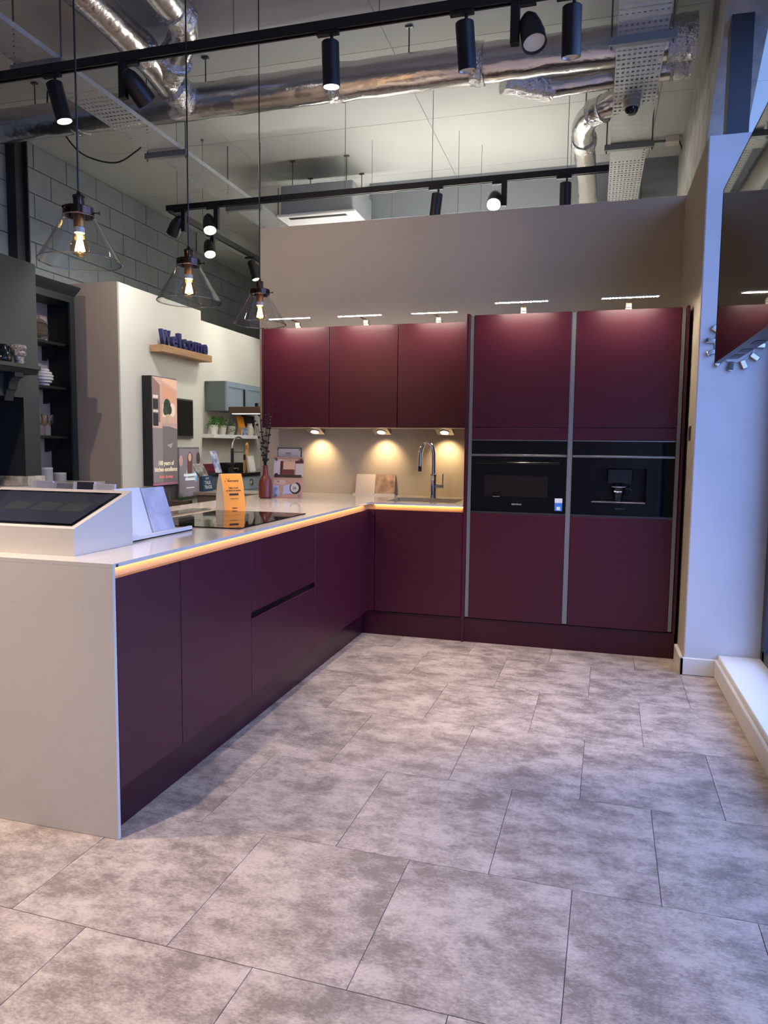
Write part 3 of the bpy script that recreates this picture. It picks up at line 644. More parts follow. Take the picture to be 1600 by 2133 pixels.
b = MB(); b.cyl((.308, .60, .985), (.385, .60, .985), .016, n=16); b.build('lever_base', CHROME, tp); MB().cyl((.375, .60, .99), (.378, .60, 1.075), .0045, n=10).build('lever', STEEL, tp)

# ------------------------------------------------------------------ right side: screen, clock, switch
tv = thing('wall_screen', 'large black wall screen hanging in front of the shop window', 'television', (2.02, -1.4, 1.694))
TX, TY0, TY1, TB, TT = 1.985, -2.20, -.755, 1.694, 2.512
b = MB(); b.box(TX + .002, TX + .03, TY0, TY1, TB, TT, bev=.003); b.box(TX + .03, TX + .10, TY0 + .1, TY1 - .06, TB + .012, 2.30, bev=.008); b.build('casing', BLACKP, tv)
box('screen_glass', BLACKG, tv, TX - .0005, TX + .0025, TY0 + .006, TY1 - .006, TB + .010, TT - .006)
b = MB(); b.box(TX - .0015, TX + .0025, TY0, TY1, TB, TB + .0085); b.box(TX - .0015, TX + .0025, TY0, TY1, TT - .0045, TT); b.box(TX - .0015, TX + .0025, TY1 - .0055, TY1, TB, TT); b.build('bezel', mat('dark_gloss_bezel', '#14161c', .2), tv)
for y in (-.95, -1.15, -1.4): box('vent_slot', BLACK, tv, TX + .045, TX + .085, y - .05, y + .05, TB + .0105, TB + .0125)
b = MB(); b.box(TX + .10, TX + .14, -1.72, -1.67, 1.9, CEIL); b.box(TX + .10, TX + .14, -1.32, -1.27, 1.9, CEIL); b.build('ceiling_mount', BLACK, tv)
ck = thing('sunburst_clock', 'silver baton wall clock half hidden behind the large screen', 'clock', (2.148, -.30, 1.85))
MB().cyl((2.148, -.2905, 1.85), (2.148, -.305, 1.85), .075, n=28).build('clock_face', mat('clock_dark_face', '#20232a', .3), ck)
for i in range(12):
    a = 2 * math.pi * i / 12 + .13; c = Vector((2.148 + .125 * math.sin(a), -.3035, 1.85 + .125 * math.cos(a)))
    b = MB(); b.box(-.013, .013, -.009, .009, -.024, .024, bev=.003); bmesh.ops.transform(b.bm, matrix=Matrix.Translation(c) @ Matrix.Rotation(a, 4, 'Y'), verts=b.bm.verts[:]); b.build('baton', CHROME, ck)
b = MB(); b.box(2.1465, 2.1495, -.3085, -.3065, 1.84, 1.91); b.box(2.11, 2.15, -.3085, -.3065, 1.848, 1.852); b.build('hands', STEEL, ck)
b = MB(); b.lathe([(.100, 0), (.104, 0), (.104, .004), (.100, .004)], (0, 0, 0), 36, closed=True); orient(b, (2.148, -.292, 1.85), (0, -1, 0)); b.build('ring', STEEL, ck)
sw = thing('switch_plate', 'narrow dark switch plate on the beige side of the pier', 'switch', (1.966, -.1, 1.33))
box('plate', mat('bronze_plate', '#4a413b', .35, metal=.6), sw, 1.962, 1.9664, -.135, -.06, 1.325, 1.41, bev=.001); box('rocker', BLACKP, sw, 1.960, 1.962, -.112, -.083, 1.345, 1.39, bev=.0008)

# ------------------------------------------------------------------ pendants
pd = thing('pendant_lamp', 'x', 'lamp', (0, 0, 0), 'clear glass pendants over the peninsula')
th = .003
prof = [(.050, .172), (.058, .168), (.064, .150), (.1435, .018), (.150, .002), (.1515, 0), (.1485, 0), (.1465, .004), (.1405, .018), (.061, .149), (.055, .1655), (.050, .1685)]
MB().lathe(prof, (0, 0, 0), 48, closed=True).build('glass_shade', CLEAR, pd)
MB().lathe([(.1495 + .0028 * math.cos(a), .0025 + .0028 * math.sin(a)) for a in [k * math.pi / 3 for k in range(6)]], (0, 0, 0), 48, closed=True).build('rim', RIM, pd)
MB().lathe([(.0585 + .002 * math.cos(a), .166 + .002 * math.sin(a)) for a in [k * math.pi / 3 for k in range(6)]], (0, 0, 0), 32, closed=True).build('rim', RIM, pd)
cap = MB(); cap.lathe([(0, .199), (.055, .199), (.0575, .196), (.0575, .170), (.0545, .168), (.0545, .192), (0, .192)], n=32); cg = cap.build('gallery', BRONZE, pd)
for i in range(3):
    a = i * 2.094 + .4; b = MB(); d = Vector((math.cos(a), math.sin(a), 0)); b.cyl(d * .056 + Z3 * .183, d * .074 + Z3 * .183, .0025, n=8); b.cyl(d * .070 + Z3 * .183, d * .076 + Z3 * .183, .006, n=10); b.build('thumbscrew', BRONZE, cg)
MB().lathe([(0, .258), (.006, .258), (.009, .244), (.021, .243), (.0225, .238), (.020, .234), (.020, .200), (0, .2)], n=24).build('cap', BRONZE, pd)
MB().lathe([(0, .192), (.021, .192), (.021, .128), (0, .128)], n=24).build('lampholder', BRASS, pd)
MB().lathe([(0, .128), (.0185, .128), (.0185, .108), (0, .108)], n=20).build('ceramic_ring', WHITEC, pd)
bu = MB().lathe([(.0135, .108), (.0150, .096), (.025, .080), (.0345, .060), (.0335, .044), (.024, .030), (.010, .0225), (0, .021)], n=28).build('bulb', AMBER, pd)
fi = MB()
for k in range(6): a = k * math.pi / 3; fi.tube([(.007 * math.cos(a), .007 * math.sin(a), .092), (.016 * math.cos(a + .5), .016 * math.sin(a + .5), .042)], .0026, 6)
fi.build('filament', FILAM, bu)
MB().cyl((0, 0, .255), (0, 0, CEIL - 1.95 - .03), .0035, n=8).build('cord', BLACKP, pd)
MB().lathe([(0, CEIL - 1.95 - .001), (.05, CEIL - 1.95 - .001), (.05, CEIL - 1.95 - .02), (.01, CEIL - 1.95 - .035), (0, CEIL - 1.95 - .035)], n=24).build('ceiling_rose', BRONZE, pd)
PD = [((-.45, -2.272, 1.95), 'clear glass cone pendant lamp nearest the kiosk, largest of the three'), ((-.45, -1.50, 1.95), 'middle clear glass cone pendant lamp over the hob'), ((-.45, -.727, 1.968), 'clear glass cone pendant lamp in front of the partition edge')]
for loc, l in PD[1:]: dup(pd, loc, l)
pd.location = PD[0][0]; pd['label'] = PD[0][1]
for loc, l in PD: light('pendant_bulb_glow', 'POINT', Vector(loc) + Vector((0, 0, .055)), 5, (1, .62, .3), None, radius=.012)

# ------------------------------------------------------------------ lighting tracks and spotlights
TZ = 3.25
def track(label, p0, p1, rods):
    t = thing('lighting_track', label, 'track', p0)
    p0, p1 = Vector(p0), Vector(p1); d = (p1 - p0).normalized(); s = Vector((-d.y, d.x, 0)) * .018
    b = MB()
    for z0, z1, k in ((-.0, .034, 1.), (-.012, 0, 1.)):
        pr = [p0 - s, p0 + s, p1 + s, p1 - s]
        if z1 > 0: b.prism([(q.x, q.y) for q in pr], 2, TZ + z0, TZ + z1)
        else:
            for e in (-1, 1): b.prism([(q.x, q.y) for q in (p0 + s * e, p0 + s * e * .45, p1 + s * e * .45, p1 + s * e)], 2, TZ + z0, TZ + z1)
    b.build('track_body', BLACK, t)
    for q in rods:
        c = p0 + d * q; r_ = MB(); r_.cyl((c.x, c.y, TZ + .03), (c.x, c.y, CEIL - .001), .0022, n=6); r_.cyl((c.x, c.y, CEIL - .014), (c.x, c.y, CEIL - .001), .012, n=10); r_.build('suspension_wire', ROD, t)
    return t
track('long black lighting track crossing the room in front of the foil duct', (-3.3, -1.22, TZ), (2.0, -1.22, TZ), [.6, 2.95, 3.7, 5.2])
track('black lighting track running above the kitchen partition', (-2.12, .975, TZ), (1.47, .955, TZ), [.1, 1.6, 2.3, 3.3])
track('black lighting track along the display wall on the left', (-2.11, 1.0, TZ), (-2.085, 5.2, TZ), [.55, 2.2, 3.6])
track('black lighting track over the middle of the showroom floor', (-2.6, -3.35, TZ), (2.0, -3.35, TZ), [.5, 2.2, 4.1])
def cyl_spot(label, x, y, d, energy, lit=True, angle=62, col=None):
    t = thing('track_spotlight', label, 'spotlight', (x, y, TZ), 'black cylinder spotlights'); d = Vector(d).normalized()
    b = MB(); b.box(x - .055, x + .055, y - .014, y + .014, TZ - .03, TZ - .012, bev=.002); b.cyl((x + .02, y, TZ - .03), (x + .02, y, TZ - .06), .008, n=10); b.build('adapter', BLACK, t)
    a = Vector((x + .012, y, TZ - .058)); e = a + d * .2
    b = MB(); b.lathe([(0, 0), (.036, 0), (.042, .005), (.042, .200), (.039, .200), (.038, .188), (0, .188)], n=28); orient(b, a, d); b.build('body', BLACK, t)
    b = MB(); b.lathe([(.0385, .186), (.0385, .1995), (.034, .190)], n=28, closed=True); orient(b, a, d); b.build('reflector_ring', mat('satin_reflector', '#cfcac2', .25, metal=.5), t)
    b = MB(); b.lathe([(0, .1885), (.034, .1885), (.034, .1915), (0, .1915)], n=24); orient(b, a, d); b.build('lens', LENS if lit else LENSDIM, t)
    if energy: light('spot_beam', 'SPOT', e + d * .012, energy, col or SPOT_COL, None, d, angle, .6, .03)
def bullet_spot(label, x, y, d, energy, lit=True, angle=62, side=(1, 0), col=None):
    t = thing('track_spotlight', label, 'spotlight', (x, y, TZ), 'black bullet spotlights'); d = Vector(d).normalized(); sx, sy = side
    gx, gy = x + sx * .07, y + sy * .07
    b = MB(); b.box(gx - .02, gx + .02, gy - .018, gy + .018, TZ - .19, TZ - .012, bev=.003); b.box(min(gx, x) - .02, max(gx, x) + .02, y - .014, y + .014, TZ - .03, TZ - .012); b.build('gear_box', BLACK, t)
    c = Vector((x, y, TZ - .13))
    b = MB(); b.lathe([(0, -.085), (.022, -.078), (.040, -.050), (.050, -.005), (.054, .055), (.054, .090), (.050, .090), (.048, .075), (0, .075)], n=28); orient(b, c, d); bd = b.build('body', BLACK, t)
    b = MB()
    for k in range(5):
        a = k * .25 - .5; b.tube([(.054 * math.cos(a) * .86, .054 * math.sin(a) * .86, -.030), (.0545 * math.cos(a), .0545 * math.sin(a), .03)], .0025, 5)
    orient(b, c, d); b.build('cooling_ribs', BLACKP, bd)
    MB().cyl(c, (gx, gy, TZ - .13), .009, n=10).build('pivot', BLACK, t)
    b = MB(); b.lathe([(0, .0755), (.047, .0755), (.047, .079), (0, .079)], n=24); orient(b, c, d); b.build('lens', LENS if lit else LENSDIM, t)
    if energy: light('spot_beam', 'SPOT', c + d * .105, energy, col or SPOT_COL, None, d, angle, .6, .04)
E1 = 110
cyl_spot('black cylinder spotlight, leftmost on the long front track', -1.425, -1.22, (.22, .12, -1), E1, angle=54)
bullet_spot('black bullet spotlight turned away, below the joined foil ducts', -.915, -1.22, (.25, .75, -.62), E1 * .5, side=(-1, 0), angle=120)
cyl_spot('upright lit black cylinder spotlight at the centre of the front track', .145, -1.22, (0, .1, -1), E1 * 1.25, angle=56)
cyl_spot('dim black cylinder spotlight in front of the silver duct', .79, -1.22, (.06, .2, -1), E1 * 1.25, lit=False, angle=54)
bullet_spot('black bullet spotlight with a dim lens near the ceiling corner', 1.10, -1.22, (.22, -.34, -.9), E1 * .25, lit=False, side=(-1, 0))
cyl_spot('black cylinder spotlight cut by the top edge of the picture', 1.262, -1.22, (0, .2, -1), E1 * .7, lit=False, angle=54)
cyl_spot('tilted black cylinder spotlight half hidden behind the partition top', .212, .96, (-.12, .05, -1), E1)
bullet_spot('lit black bullet spotlight shining over the partition towards the window', .66, .96, (.02, -.72, -.75), E1 * .5, side=(1, 0))
cyl_spot('black cylinder spotlight on the rear track beside the foil elbow', 1.16, .96, (0, .05, -1), E1, lit=False)
bullet_spot('black bullet spotlight at the left corner of the rear track', -2.03, .975, (-.62, .25, -.75), E1 * .4, side=(1, 0), angle=120, col=DISP_COL)
bullet_spot('lit black bullet spotlight second from the rear track corner', -1.72, .97, (.3, -.38, -.85), E1 * .6, side=(1, 0))
bullet_spot('lit black bullet spotlight on the display track above the middle pendant', -2.11, 1.66, (.34, -.36, -.86), E1 * .5, side=(0, 1))
cyl_spot('slim lit cylinder spotlight on the display track by the third pendant', -2.10, 2.5, (.28, .0, -.95), E1 * .4)
bullet_spot('black bullet spotlight hidden behind the partition edge aimed at the display wall', -2.09, 3.0, (-.62, -.35, -.75), E1 * .22, side=(0, 1), angle=110, col=DISP_COL)
bullet_spot('added black bullet spotlight, out of view, brightening the blue cabinets', -2.09, 3.7, (-.55, -.1, -.75), E1 * .22, side=(0, 1), angle=110, col=DISP_COL)  # extra hidden spot, added to brighten the rear kitchen display
cyl_spot('added cylinder spotlight, out of view, brightening the dark dresser', -2.35, -3.35, (-1.05, 4.25, -1.6), E1 * 1.3, angle=42)  # added out of view to brighten the dresser shelves
for i, (x, dx) in enumerate(((-1.6, .1), (-.3, .0), (.75, .0), (1.6, -.1))):
    cyl_spot(['cylinder spotlight over the left of the showroom floor', 'cylinder spotlight over the kiosk end of the floor', 'cylinder spotlight over the centre of the showroom floor', 'cylinder spotlight over the window side of the floor'][i], x, -3.35, (dx, (-.05, -.05, .1, .4)[i], -1), (E1 * 2.8, E1 * 2.0, E1 * .6, E1 * .03)[i], angle=80)

# ------------------------------------------------------------------ ducts
def duct(b, pts, r, jit=.004, n=18, k=8):
    P = smoothpath(pts, k); out = []
    for i in range(len(P) - 1):
        m_ = max(1, int((P[i + 1] - P[i]).length / .07))
        for j in range(m_): out.append(P[i].lerp(P[i + 1], j / m_))
    out.append(P[-1]); rr = [r + random.uniform(-jit, jit) for _ in out]
    return b.tube(out, rr, n)
def wrap(name, par, p, d, r, ln=.09):
    d = Vector(d).normalized(); b = MB(); P = [Vector(p) + d * (ln * (i / 6 - .5)) for i in range(7)]
    b.tube(P, [r + random.uniform(.002, .012) for _ in P], 18); return b.build(name, FOILC, par)
def hanger(par, x, y, z0, z1=CEIL):
    b = MB(); b.cyl((x, y, z0), (x, y, z1 - .001), .005, n=8); b.box(x - .025, x + .025, y - .012, y + .012, z1 - .012, z1 - .001); b.build('hanger_rod', ROD, par)
d1 = thing('foil_duct', 'long foil wrapped duct crossing under the ceiling from left to right', 'duct', (-.6, .28, 3.75))
duct(MB(), [(-3.66, .25, 3.74), (-2.6, .25, 3.74), (-1.4, .26, 3.74), (0, .28, 3.75), (1.2, .30, 3.76), (1.94, .30, 3.76)], .118, k=5).build('duct_run', FOIL, d1)
for x in (-2.42, -.35, .62): wrap('foil_joint', d1, (x, .27, 3.745), (1, 0, 0), .121)
wrap('foil_joint', d1, (1.86, .30, 3.76), (1, 0, 0), .121, .16)
for x in (-2.83, -1.35, .16): hanger(d1, x, .28, 3.85)
d2 = thing('foil_duct', 'shorter foil duct alongside the main duct by the right wall', 'duct', (1.4, .55, 3.72))
duct(MB(), [(.80, .42, 3.74), (1.0, .54, 3.70), (1.3, .56, 3.71), (1.94, .56, 3.73)], .085, k=6).build('duct_run', FOIL, d2)
wrap('crumpled_joint', d2, (.93, .50, 3.705), (1, .5, -.1), .092, .34); wrap('foil_joint', d2, (1.88, .56, 3.73), (1, 0, 0), .088, .12)
d3 = thing('foil_duct', 'foil duct running towards the viewer at upper left, lower branch', 'duct', (-1.4, -1, 3.74))
duct(MB(), [(-1.33, -3.0, 3.76), (-1.36, -1.6, 3.76), (-1.40, -.5, 3.75), (-1.47, .02, 3.74), (-1.47, .20, 3.74)], .098, k=6).build('duct_run', FOIL, d3)
wrap('crumpled_joint', d3, (-1.46, .10, 3.74), (0, 1, 0), .106, .22); wrap('foil_joint', d3, (-1.40, -.45, 3.75), (0, 1, 0), .100); hanger(d3, -1.36, -1.9, 3.85)
d4 = thing('foil_duct', 'foil duct at upper left that bends into its neighbour', 'duct', (-1.05, -1, 3.8))
duct(MB(), [(-.98, -3.0, 3.82), (-.99, -1.6, 3.82), (-1.02, -.72, 3.82), (-1.08, -.46, 3.81), (-1.24, -.28, 3.78), (-1.38, -.14, 3.75)], .092, k=6).build('duct_run', FOIL, d4)
wrap('crumpled_joint', d4, (-1.33, -.20, 3.76), (-.7, .6, -.1), .10, .18); wrap('crumpled_joint', d4, (-1.035, -.62, 3.82), (0, 1, 0), .096, .12); hanger(d4, -.99, -2.0, 3.9)
d5 = thing('foil_duct', 'foil duct with an elbow beside the perforated tray on the right', 'duct', (1.3, 1.2, 3.6))
duct(MB(), [(1.75, .66, 3.66), (1.52, .72, 3.62), (1.36, .82, 3.60), (1.285, 1.0, 3.59), (1.285, 1.3, 3.57), (1.30, 2.0, 3.55), (1.31, 2.9, 3.53)], .082, k=6).build('duct_run', FOIL, d5)
wrap('foil_joint', d5, (1.285, 1.22, 3.575), (0, 1, 0), .086, .1); wrap('foil_joint', d5, (1.38, .81, 3.602), (-1, .7, 0), .085, .1); hanger(d5, 1.285, 1.42, 3.64)

# ------------------------------------------------------------------ perforated cable trays
def tray(label, x0, x1, y0, y1, z, brackets, nx=9, py=.05):
    t = thing('cable_tray', label, 'cable tray', ((x0 + x1) / 2, (y0 + y1) / 2, z))
    b = MB(); cw = (x1 - x0) / nx; ny = int((y1 - y0) / py); cy = (y1 - y0) / ny
    for i in range(nx):
        for j in range(ny):
            ax, ay = x0 + i * cw, y0 + j * cy; edge = i in (0,) or i == nx - 1
            O = [(ax, ay), (ax + cw, ay), (ax + cw, ay + cy), (ax, ay + cy)]
            hx, hy = (cw * .24, cy * .22) if j % 2 else (cw * .36, cy * .13)
            mx, my = ax + cw / 2, ay + cy / 2; I = [(mx - hx, my - hy), (mx + hx, my - hy), (mx + hx, my + hy), (mx - hx, my + hy)]
            for k in range(4): b.quad((*O[k], z), (*O[(k + 1) % 4], z), (*I[(k + 1) % 4], z), (*I[k], z))
    b.build('perforated_base', GALV, t, smooth=False)
    for xx in (x0, x1): box('side_lip', GALV, t, xx - .0012, xx + .0012, y0, y1, z - .001, z + .03)
    for y in brackets:
        br = MB(); br.box(x0 - .045, x1 + .045, y - .02, y + .02, z - .042, z - .002); o = br.build('support_channel', ROD if 0 else mat('slotted_channel_steel', '#8f9395', .45, metal=.7), t)
        for xx in (x0 - .03, x1 + .03): MB().cyl((xx, y, z - .06), (xx, y, CEIL - .001), .005, n=8).build('hanger_rod', ROD, t)
    return t
tray('perforated galvanised cable tray above the tall units on the right', 1.478, 1.735, -1.6, 3.0, 3.5, [-.30, 1.16])
tray('perforated galvanised cable tray running over the left of the room', -1.925, -1.655, -2.6, 3.6, 3.5, [-.895, .455, 1.75, 2.9], nx=9)
# camera dome
cc = thing('dome_camera', 'small beige and black dome camera under the right cable tray', 'camera', (1.59, .44, 3.42))
MB().lathe([(0, 0), (.055, 0), (.055, -.012), (.050, -.016), (.050, -.055), (.044, -.062), (0, -.062)], (1.59, .44, 3.499), 28).build('housing', mat('beige_plastic', '#a39a8c', .45), cc)
MB().lathe([(.042, -.062), (.040, -.078), (.028, -.096), (0, -.104)], (1.59, .44, 3.499), 28).build('dome', mat('smoked_dome', '#0c0c10', .05, spec=.6), cc)
# junction box, conduit, loose cable
jb = thing('junction_box', 'white junction box with conduit on the ceiling near the right wall', 'junction box', (2.0, 2.55, 4.0))
box('box', WHITEC, jb, 1.96, 2.07, 2.5, 2.6, 3.99, CEIL - .001, bev=.004); MB().tube(smoothpath([(1.96, 2.55, 4.02), (1.85, 2.55, 4.02), (1.78, 2.55, 3.98), (1.765, 2.55, 3.85), (1.765, 2.56, 3.52)], 5), .011, 10).build('conduit', mat('grey_conduit', '#6c7074', .5), jb)
MB().tube(smoothpath([(2.07, 2.55, 4.02), (2.10, 2.6, 3.97), (2.12, 2.75, 3.98)], 5), .006, 8).build('cable', BLACKP, jb)
cb = MB().tube(smoothpath([(-2.83, .42, 4.049), (-2.83, .42, 3.80), (-2.72, .40, 3.76), (-2.5, .38, 3.53), (-2.2, .38, 3.43), (-2.0, .38, 3.5), (-1.93, .38, 3.55)], 6), .006, 8).build('loose_cable', BLACKP)
tag(cb, 'black cable sagging below the duct towards the left cable tray', 'cable')
# air conditioning cassette
ac = thing('ac_cassette', 'grey ceiling air conditioning cassette hung on rods above the partition', 'air conditioner', (-1.2, 2.45, 3.5))
MB().box(-1.60, -.85, 2.15, 2.78, 3.52, 3.80, bev=.02, seg=2).build('casing', mat('ac_grey_casing', '#9aa0a4', .5), ac)
MB().box(-1.63, -.82, 2.12, 2.81, 3.492, 3.519, bev=.008).build('fascia', mat('ac_white_fascia', '#d8dada', .45), ac)
for y in (2.17, 2.72): MB().box(-1.52, -.93, y, y + .05, 3.489, 3.4925).build('louvre', BLACKP, ac)
for x, y in ((-1.5, 2.22), (-1.5, 2.70), (-.94, 2.22), (-.94, 2.70)): hanger(ac, x, y, 3.80)

# ------------------------------------------------------------------ left: dark dresser and mantel
ms = thing('mantel_surround', 'dark green-black chimney surround at the left edge with a mantel shelf', 'fireplace surround', (-3.2, -.6, .9))
b = MB(); b.box(-3.69, -3.0, .245, .42, 1.0005, 2.72); b.box(-3.69, -3.0, -1.6, -1.35, .9205, 2.72); b.box(-3.69, -3.0, -1.35, .245, 1.634, 2.72); b.build('surround', DARKG, ms)
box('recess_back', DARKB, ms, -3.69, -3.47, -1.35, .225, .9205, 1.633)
b = MB(); b.box(-3.0, -2.86, -1.6, .29, 1.852, 1.885, bev=.003); b.prism([(-3.0, 1.815), (-2.90, 1.815), (-2.875, 1.852), (-3.0, 1.852)], 1, -1.6, .285); b.build('mantel_shelf', DARKG, ms)
for y in (.09, -1.25):
    MB().prism([(-3.0, 1.815), (-2.89, 1.815), (-2.895, 1.785), (-2.925, 1.77), (-2.95, 1.735), (-2.957, 1.69), (-2.975, 1.68), (-3.0, 1.60)], 1, y - .045, y + .045).build('corbel', DARKG, ms)
bc = thing('sideboard', 'dark base cupboards below the left dresser and mantel', 'cabinet', (-3.3, -.2, 0))
box('carcass', DARKG, bc, -3.69, -3.02, -1.6, 1.2, 0, .88)
for y0, y1 in ((-.55, .02), (.03, .60), (.61, 1.18)):
    dr = box('door', DARKG, bc, -3.0195, -3.0, y0, y1, .12, .865, bev=.002); MB().cyl((-3.0, y1 - .05, .7), (-2.975, y1 - .05, .7), .014, n=12).build('knob', BRASS, dr)
dw = MB().box(-3.69, -2.96, -1.6, 1.195, .881, .9200, bev=.002).build('dresser_worktop', mat('pale_laminate_top', '#c9c2ba', .25)); tag(dw, 'pale worktop running below the dark dresser on the left', 'worktop')
mblk = MB().box(-3.46, -2.968, .228, .425, .9203, .9998, bev=.002).build('marble_block', MARBLE); tag(mblk, 'low veined cream marble plinth under the dark surround', 'block')
dd = thing('dresser', 'tall dark dresser with open shelves beside the mantel surround', 'dresser', (-3.45, .76, .92))
box('back_panel', BEIGEP, dd, -3.55, -3.532, .43, 1.19, .9205, 2.62)
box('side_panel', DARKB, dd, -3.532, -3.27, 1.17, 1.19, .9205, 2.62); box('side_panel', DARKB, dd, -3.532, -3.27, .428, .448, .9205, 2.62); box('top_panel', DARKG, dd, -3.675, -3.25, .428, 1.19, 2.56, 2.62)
b = MB(); b.box(-3.27, -3.25, 1.13, 1.195, .9205, 2.56); b.box(-3.27, -3.25, .428, .49, .9205, 2.56); b.build('face_frame', DARKG, dd)
MB().prism([(-3.68, 2.62), (-3.25, 2.62), (-3.235, 2.64), (-3.19, 2.68), (-3.18, 2.70), (-3.68, 2.70)], 1, .428, 1.20).build('cornice', DARKG, dd)
for z in (2.185, 1.785, 1.335):
    sh = box('shelf', DARKB, dd, -3.532, -3.31, .448, 1.17, z - .022, z)
    for y in (1.10,): MB().prism([(-3.532, z - .022), (-3.36, z - .022), (-3.38, z - .05), (-3.44, z - .09), (-3.465, z - .14), (-3.49, z - .13), (-3.532, z - .15)], 1, y - .02, y + .03).build('bracket', DARKB, sh)
# ornaments
jar = thing('glass_jar', 'lidded glass jar on the top shelf of the dark dresser', 'jar', (-3.425, .93, 2.186))
MB().lathe([(0, 0), (.055, 0), (.058, .008), (.045, .016), (.085, .055), (.098, .10), (.085, .145), (.062, .165), (.058, .162), (.08, .14), (.092, .10), (.08, .058), (0, .03)], (-3.425, .93, 2.1855), 28).build('bowl', glass('smoky_jar_glass', (.75, .75, .73)), jar)
MB().lathe([(0, .235), (.012, .232), (.015, .22), (.008, .208), (.03, .2), (.068, .172), (.066, .166), (0, .19)], (-3.425, .93, 2.1855), 28).build('lid', MATS['smoky_jar_glass'], jar)
rv = MB(); pr = [(0, 0), (.045, 0)]
for i in range(6): z = .005 + i * .026; r = (.055, .075, .088, .090, .078, .058)[i]; pr += [(r - .008, z), (r, z + .006), (r, z + .018), (r - .008, z + .024)]
pr += [(.04, .163), (.034, .163), (.03, .15), (0, .15)]
rv.lathe(pr, (-3.43, .97, 1.7855), 28); tag(rv.build('ribbed_vase', WHITEC), 'round white ribbed vase on the middle dresser shelf', 'vase')
for i, (y, l) in enumerate(((.89, 'wine glass on the lower dresser shelf, nearest the surround'), (.97, 'middle wine glass on the lower dresser shelf'), (1.06, 'wine glass on the lower dresser shelf, nearest the wall'))):
    g = MB().lathe([(0, 0), (.034, 0), (.03, .004), (.005, .008), (.004, .085), (.02, .10), (.034, .13), (.033, .165), (.028, .195), (.0268, .195), (.0318, .165), (.0328, .13), (.018, .102), (0, .095)], (-3.42 - .01 * i, y, 1.3355), 20).build('wine_glass', glass('wine_glass_clear', (.93, .88, .82))); tag(g, l, 'glass', 'wine glasses on the dresser')
for x, y, r, h, l in ((-3.40, .93, .062, .125, 'taller white canister on the dresser worktop'), (-3.36, 1.065, .06, .075, 'shorter white canister on the dresser worktop')):
    t = thing('canister', l, 'canister', (x, y, .92)); MB().lathe([(0, 0), (r, 0), (r, h - .014), (0, h - .014)], (x, y, .9203), 28).build('pot', mat('grey_white_ceramic', '#b5afaa', .45), t); MB().lathe([(0, h - .0135), (r + .001, h - .0135), (r + .001, h), (0, h)], (x, y, .9203), 28).build('lid', WHITEC, t)
sv = MB().lathe([(0, 0), (.034, 0), (.036, .055), (.05, .065), (.055, .085), (.045, .10), (.048, .108), (.058, .125), (.052, .145), (.04, .15), (.03, .145), (0, .14)], (-2.93, .135, 1.8855), 24).build('speckled_vase', SPECK); tag(sv, 'speckled stone vase with two bulges on the mantel shelf', 'vase')
dv = thing('dark_jug', 'dark glossy jug on the mantel shelf at the left edge', 'jug', (-2.93, -.025, 1.885)); MB().lathe([(0, 0), (.05, 0), (.058, .012), (.06, .035), (.045, .075), (.026, .10), (.02, .125), (.024, .135), (.016, .135), (0, .12)], (-2.93, -.025, 1.8855), 24).build('jug_body', mat('dark_teal_glaze', '#10191c', .12), dv)
MB().tube(smoothpath([(-2.93, .0, 2.015), (-2.93, .03, 2.005), (-2.93, .035, 1.97), (-2.93, .017, 1.945)], 5), .005, 8).build('handle', MATS['dark_teal_glaze'], dv)

# ------------------------------------------------------------------ left: display wall
sh = MB().box(-2.788, -2.645, 1.70, 2.66, 2.175, 2.245, bev=.002).build('floating_shelf', OAK); tag(sh, 'chunky oak floating shelf under the blue lettering', 'shelf')
ws = thing('welcome_sign', 'navy blue freestanding letters spelling Welcome on the oak shelf', 'sign', (-2.72, 2.1, 2.245))
yy = 1.735
for ch, wd in zip('Welcome', (.17, .098, .05, .09, .105, .155, .098)):
    h = .21; text(ch, h, NAVY, ws, (-2.70, yy + wd / 2, 2.2525 + (0 if ch in 'Wl' else .005)), Y3, Z3, ext=.022, name='letter', width=wd * .92, bold=.006); yy += wd + .022
# large light box
lb = thing('poster_light_box', 'tall black light box with a pink kitchen poster on the display wall', 'poster', (-2.75, 1.79, .865))
MB().box(-2.799, -2.697, 1.565, 2.02, .86, 1.932, bev=.002).build('black_casing', BLACKP, lb); box('pink_edge', PINKEDGE, lb, -2.697, -2.690, 1.572, 2.013, .862, .888)
ps = box('poster_sheet', mat('poster_mauve_grey', '#7d7478', .4, emit=.25), lb, -2.6965, -2.692, 1.575, 2.01, .89, 1.925)
prints(ps, Vector((-2.692, 1.575, .89)), Y3, Z3, .435, 1.035, [('#c9a49a', rect(0, 1, .52, 1)), ('#8a6f68', [(0, .55), (.3, .58), (.3, .93), (0, 1)]), ('#e3b79e', [(.33, .98), (1, .9), (1, .99), (.5, 1)]), ('#cf9a80', [(.38, .80), (.97, .76), (.97, .88), (.38, .95)]), ('#c9aa9c', rect(.38, .98, .6, .76)), ('#f0d2b8', rect(.4, .62, .63, .75)), ('#ead0bb', disc(.8, .70, .12, .55)), ('#2a2b30', rect(.02, .22, .70, .79)), ('#2a2b30', rect(.02, .22, .54, .66)), ('#dcd0cc', rect(.02, .22, .80, .83)), ('#dcd0cc', rect(.02, .22, .67, .69)),
    ('#746b6e', [(.38, .0), (.97, .0), (.97, .52), (.38, .56)]), ('#8a8184', rect(.0, .38, .0, .52)), ('#b79e98', rect(.38, .98, .54, .57)), ('#b6a98e', rect(.52, .64, .57, .66)), ('#2f3a30', disc(.58, .73, .15, .5)), ('#38463a', disc(.50, .69, .09, .5)), ('#2c362e', disc(.68, .70, .09, .5)), ('#a8a0a0', [(.55, .36), (.8, .38), (.72, .33)])], glow=.35)
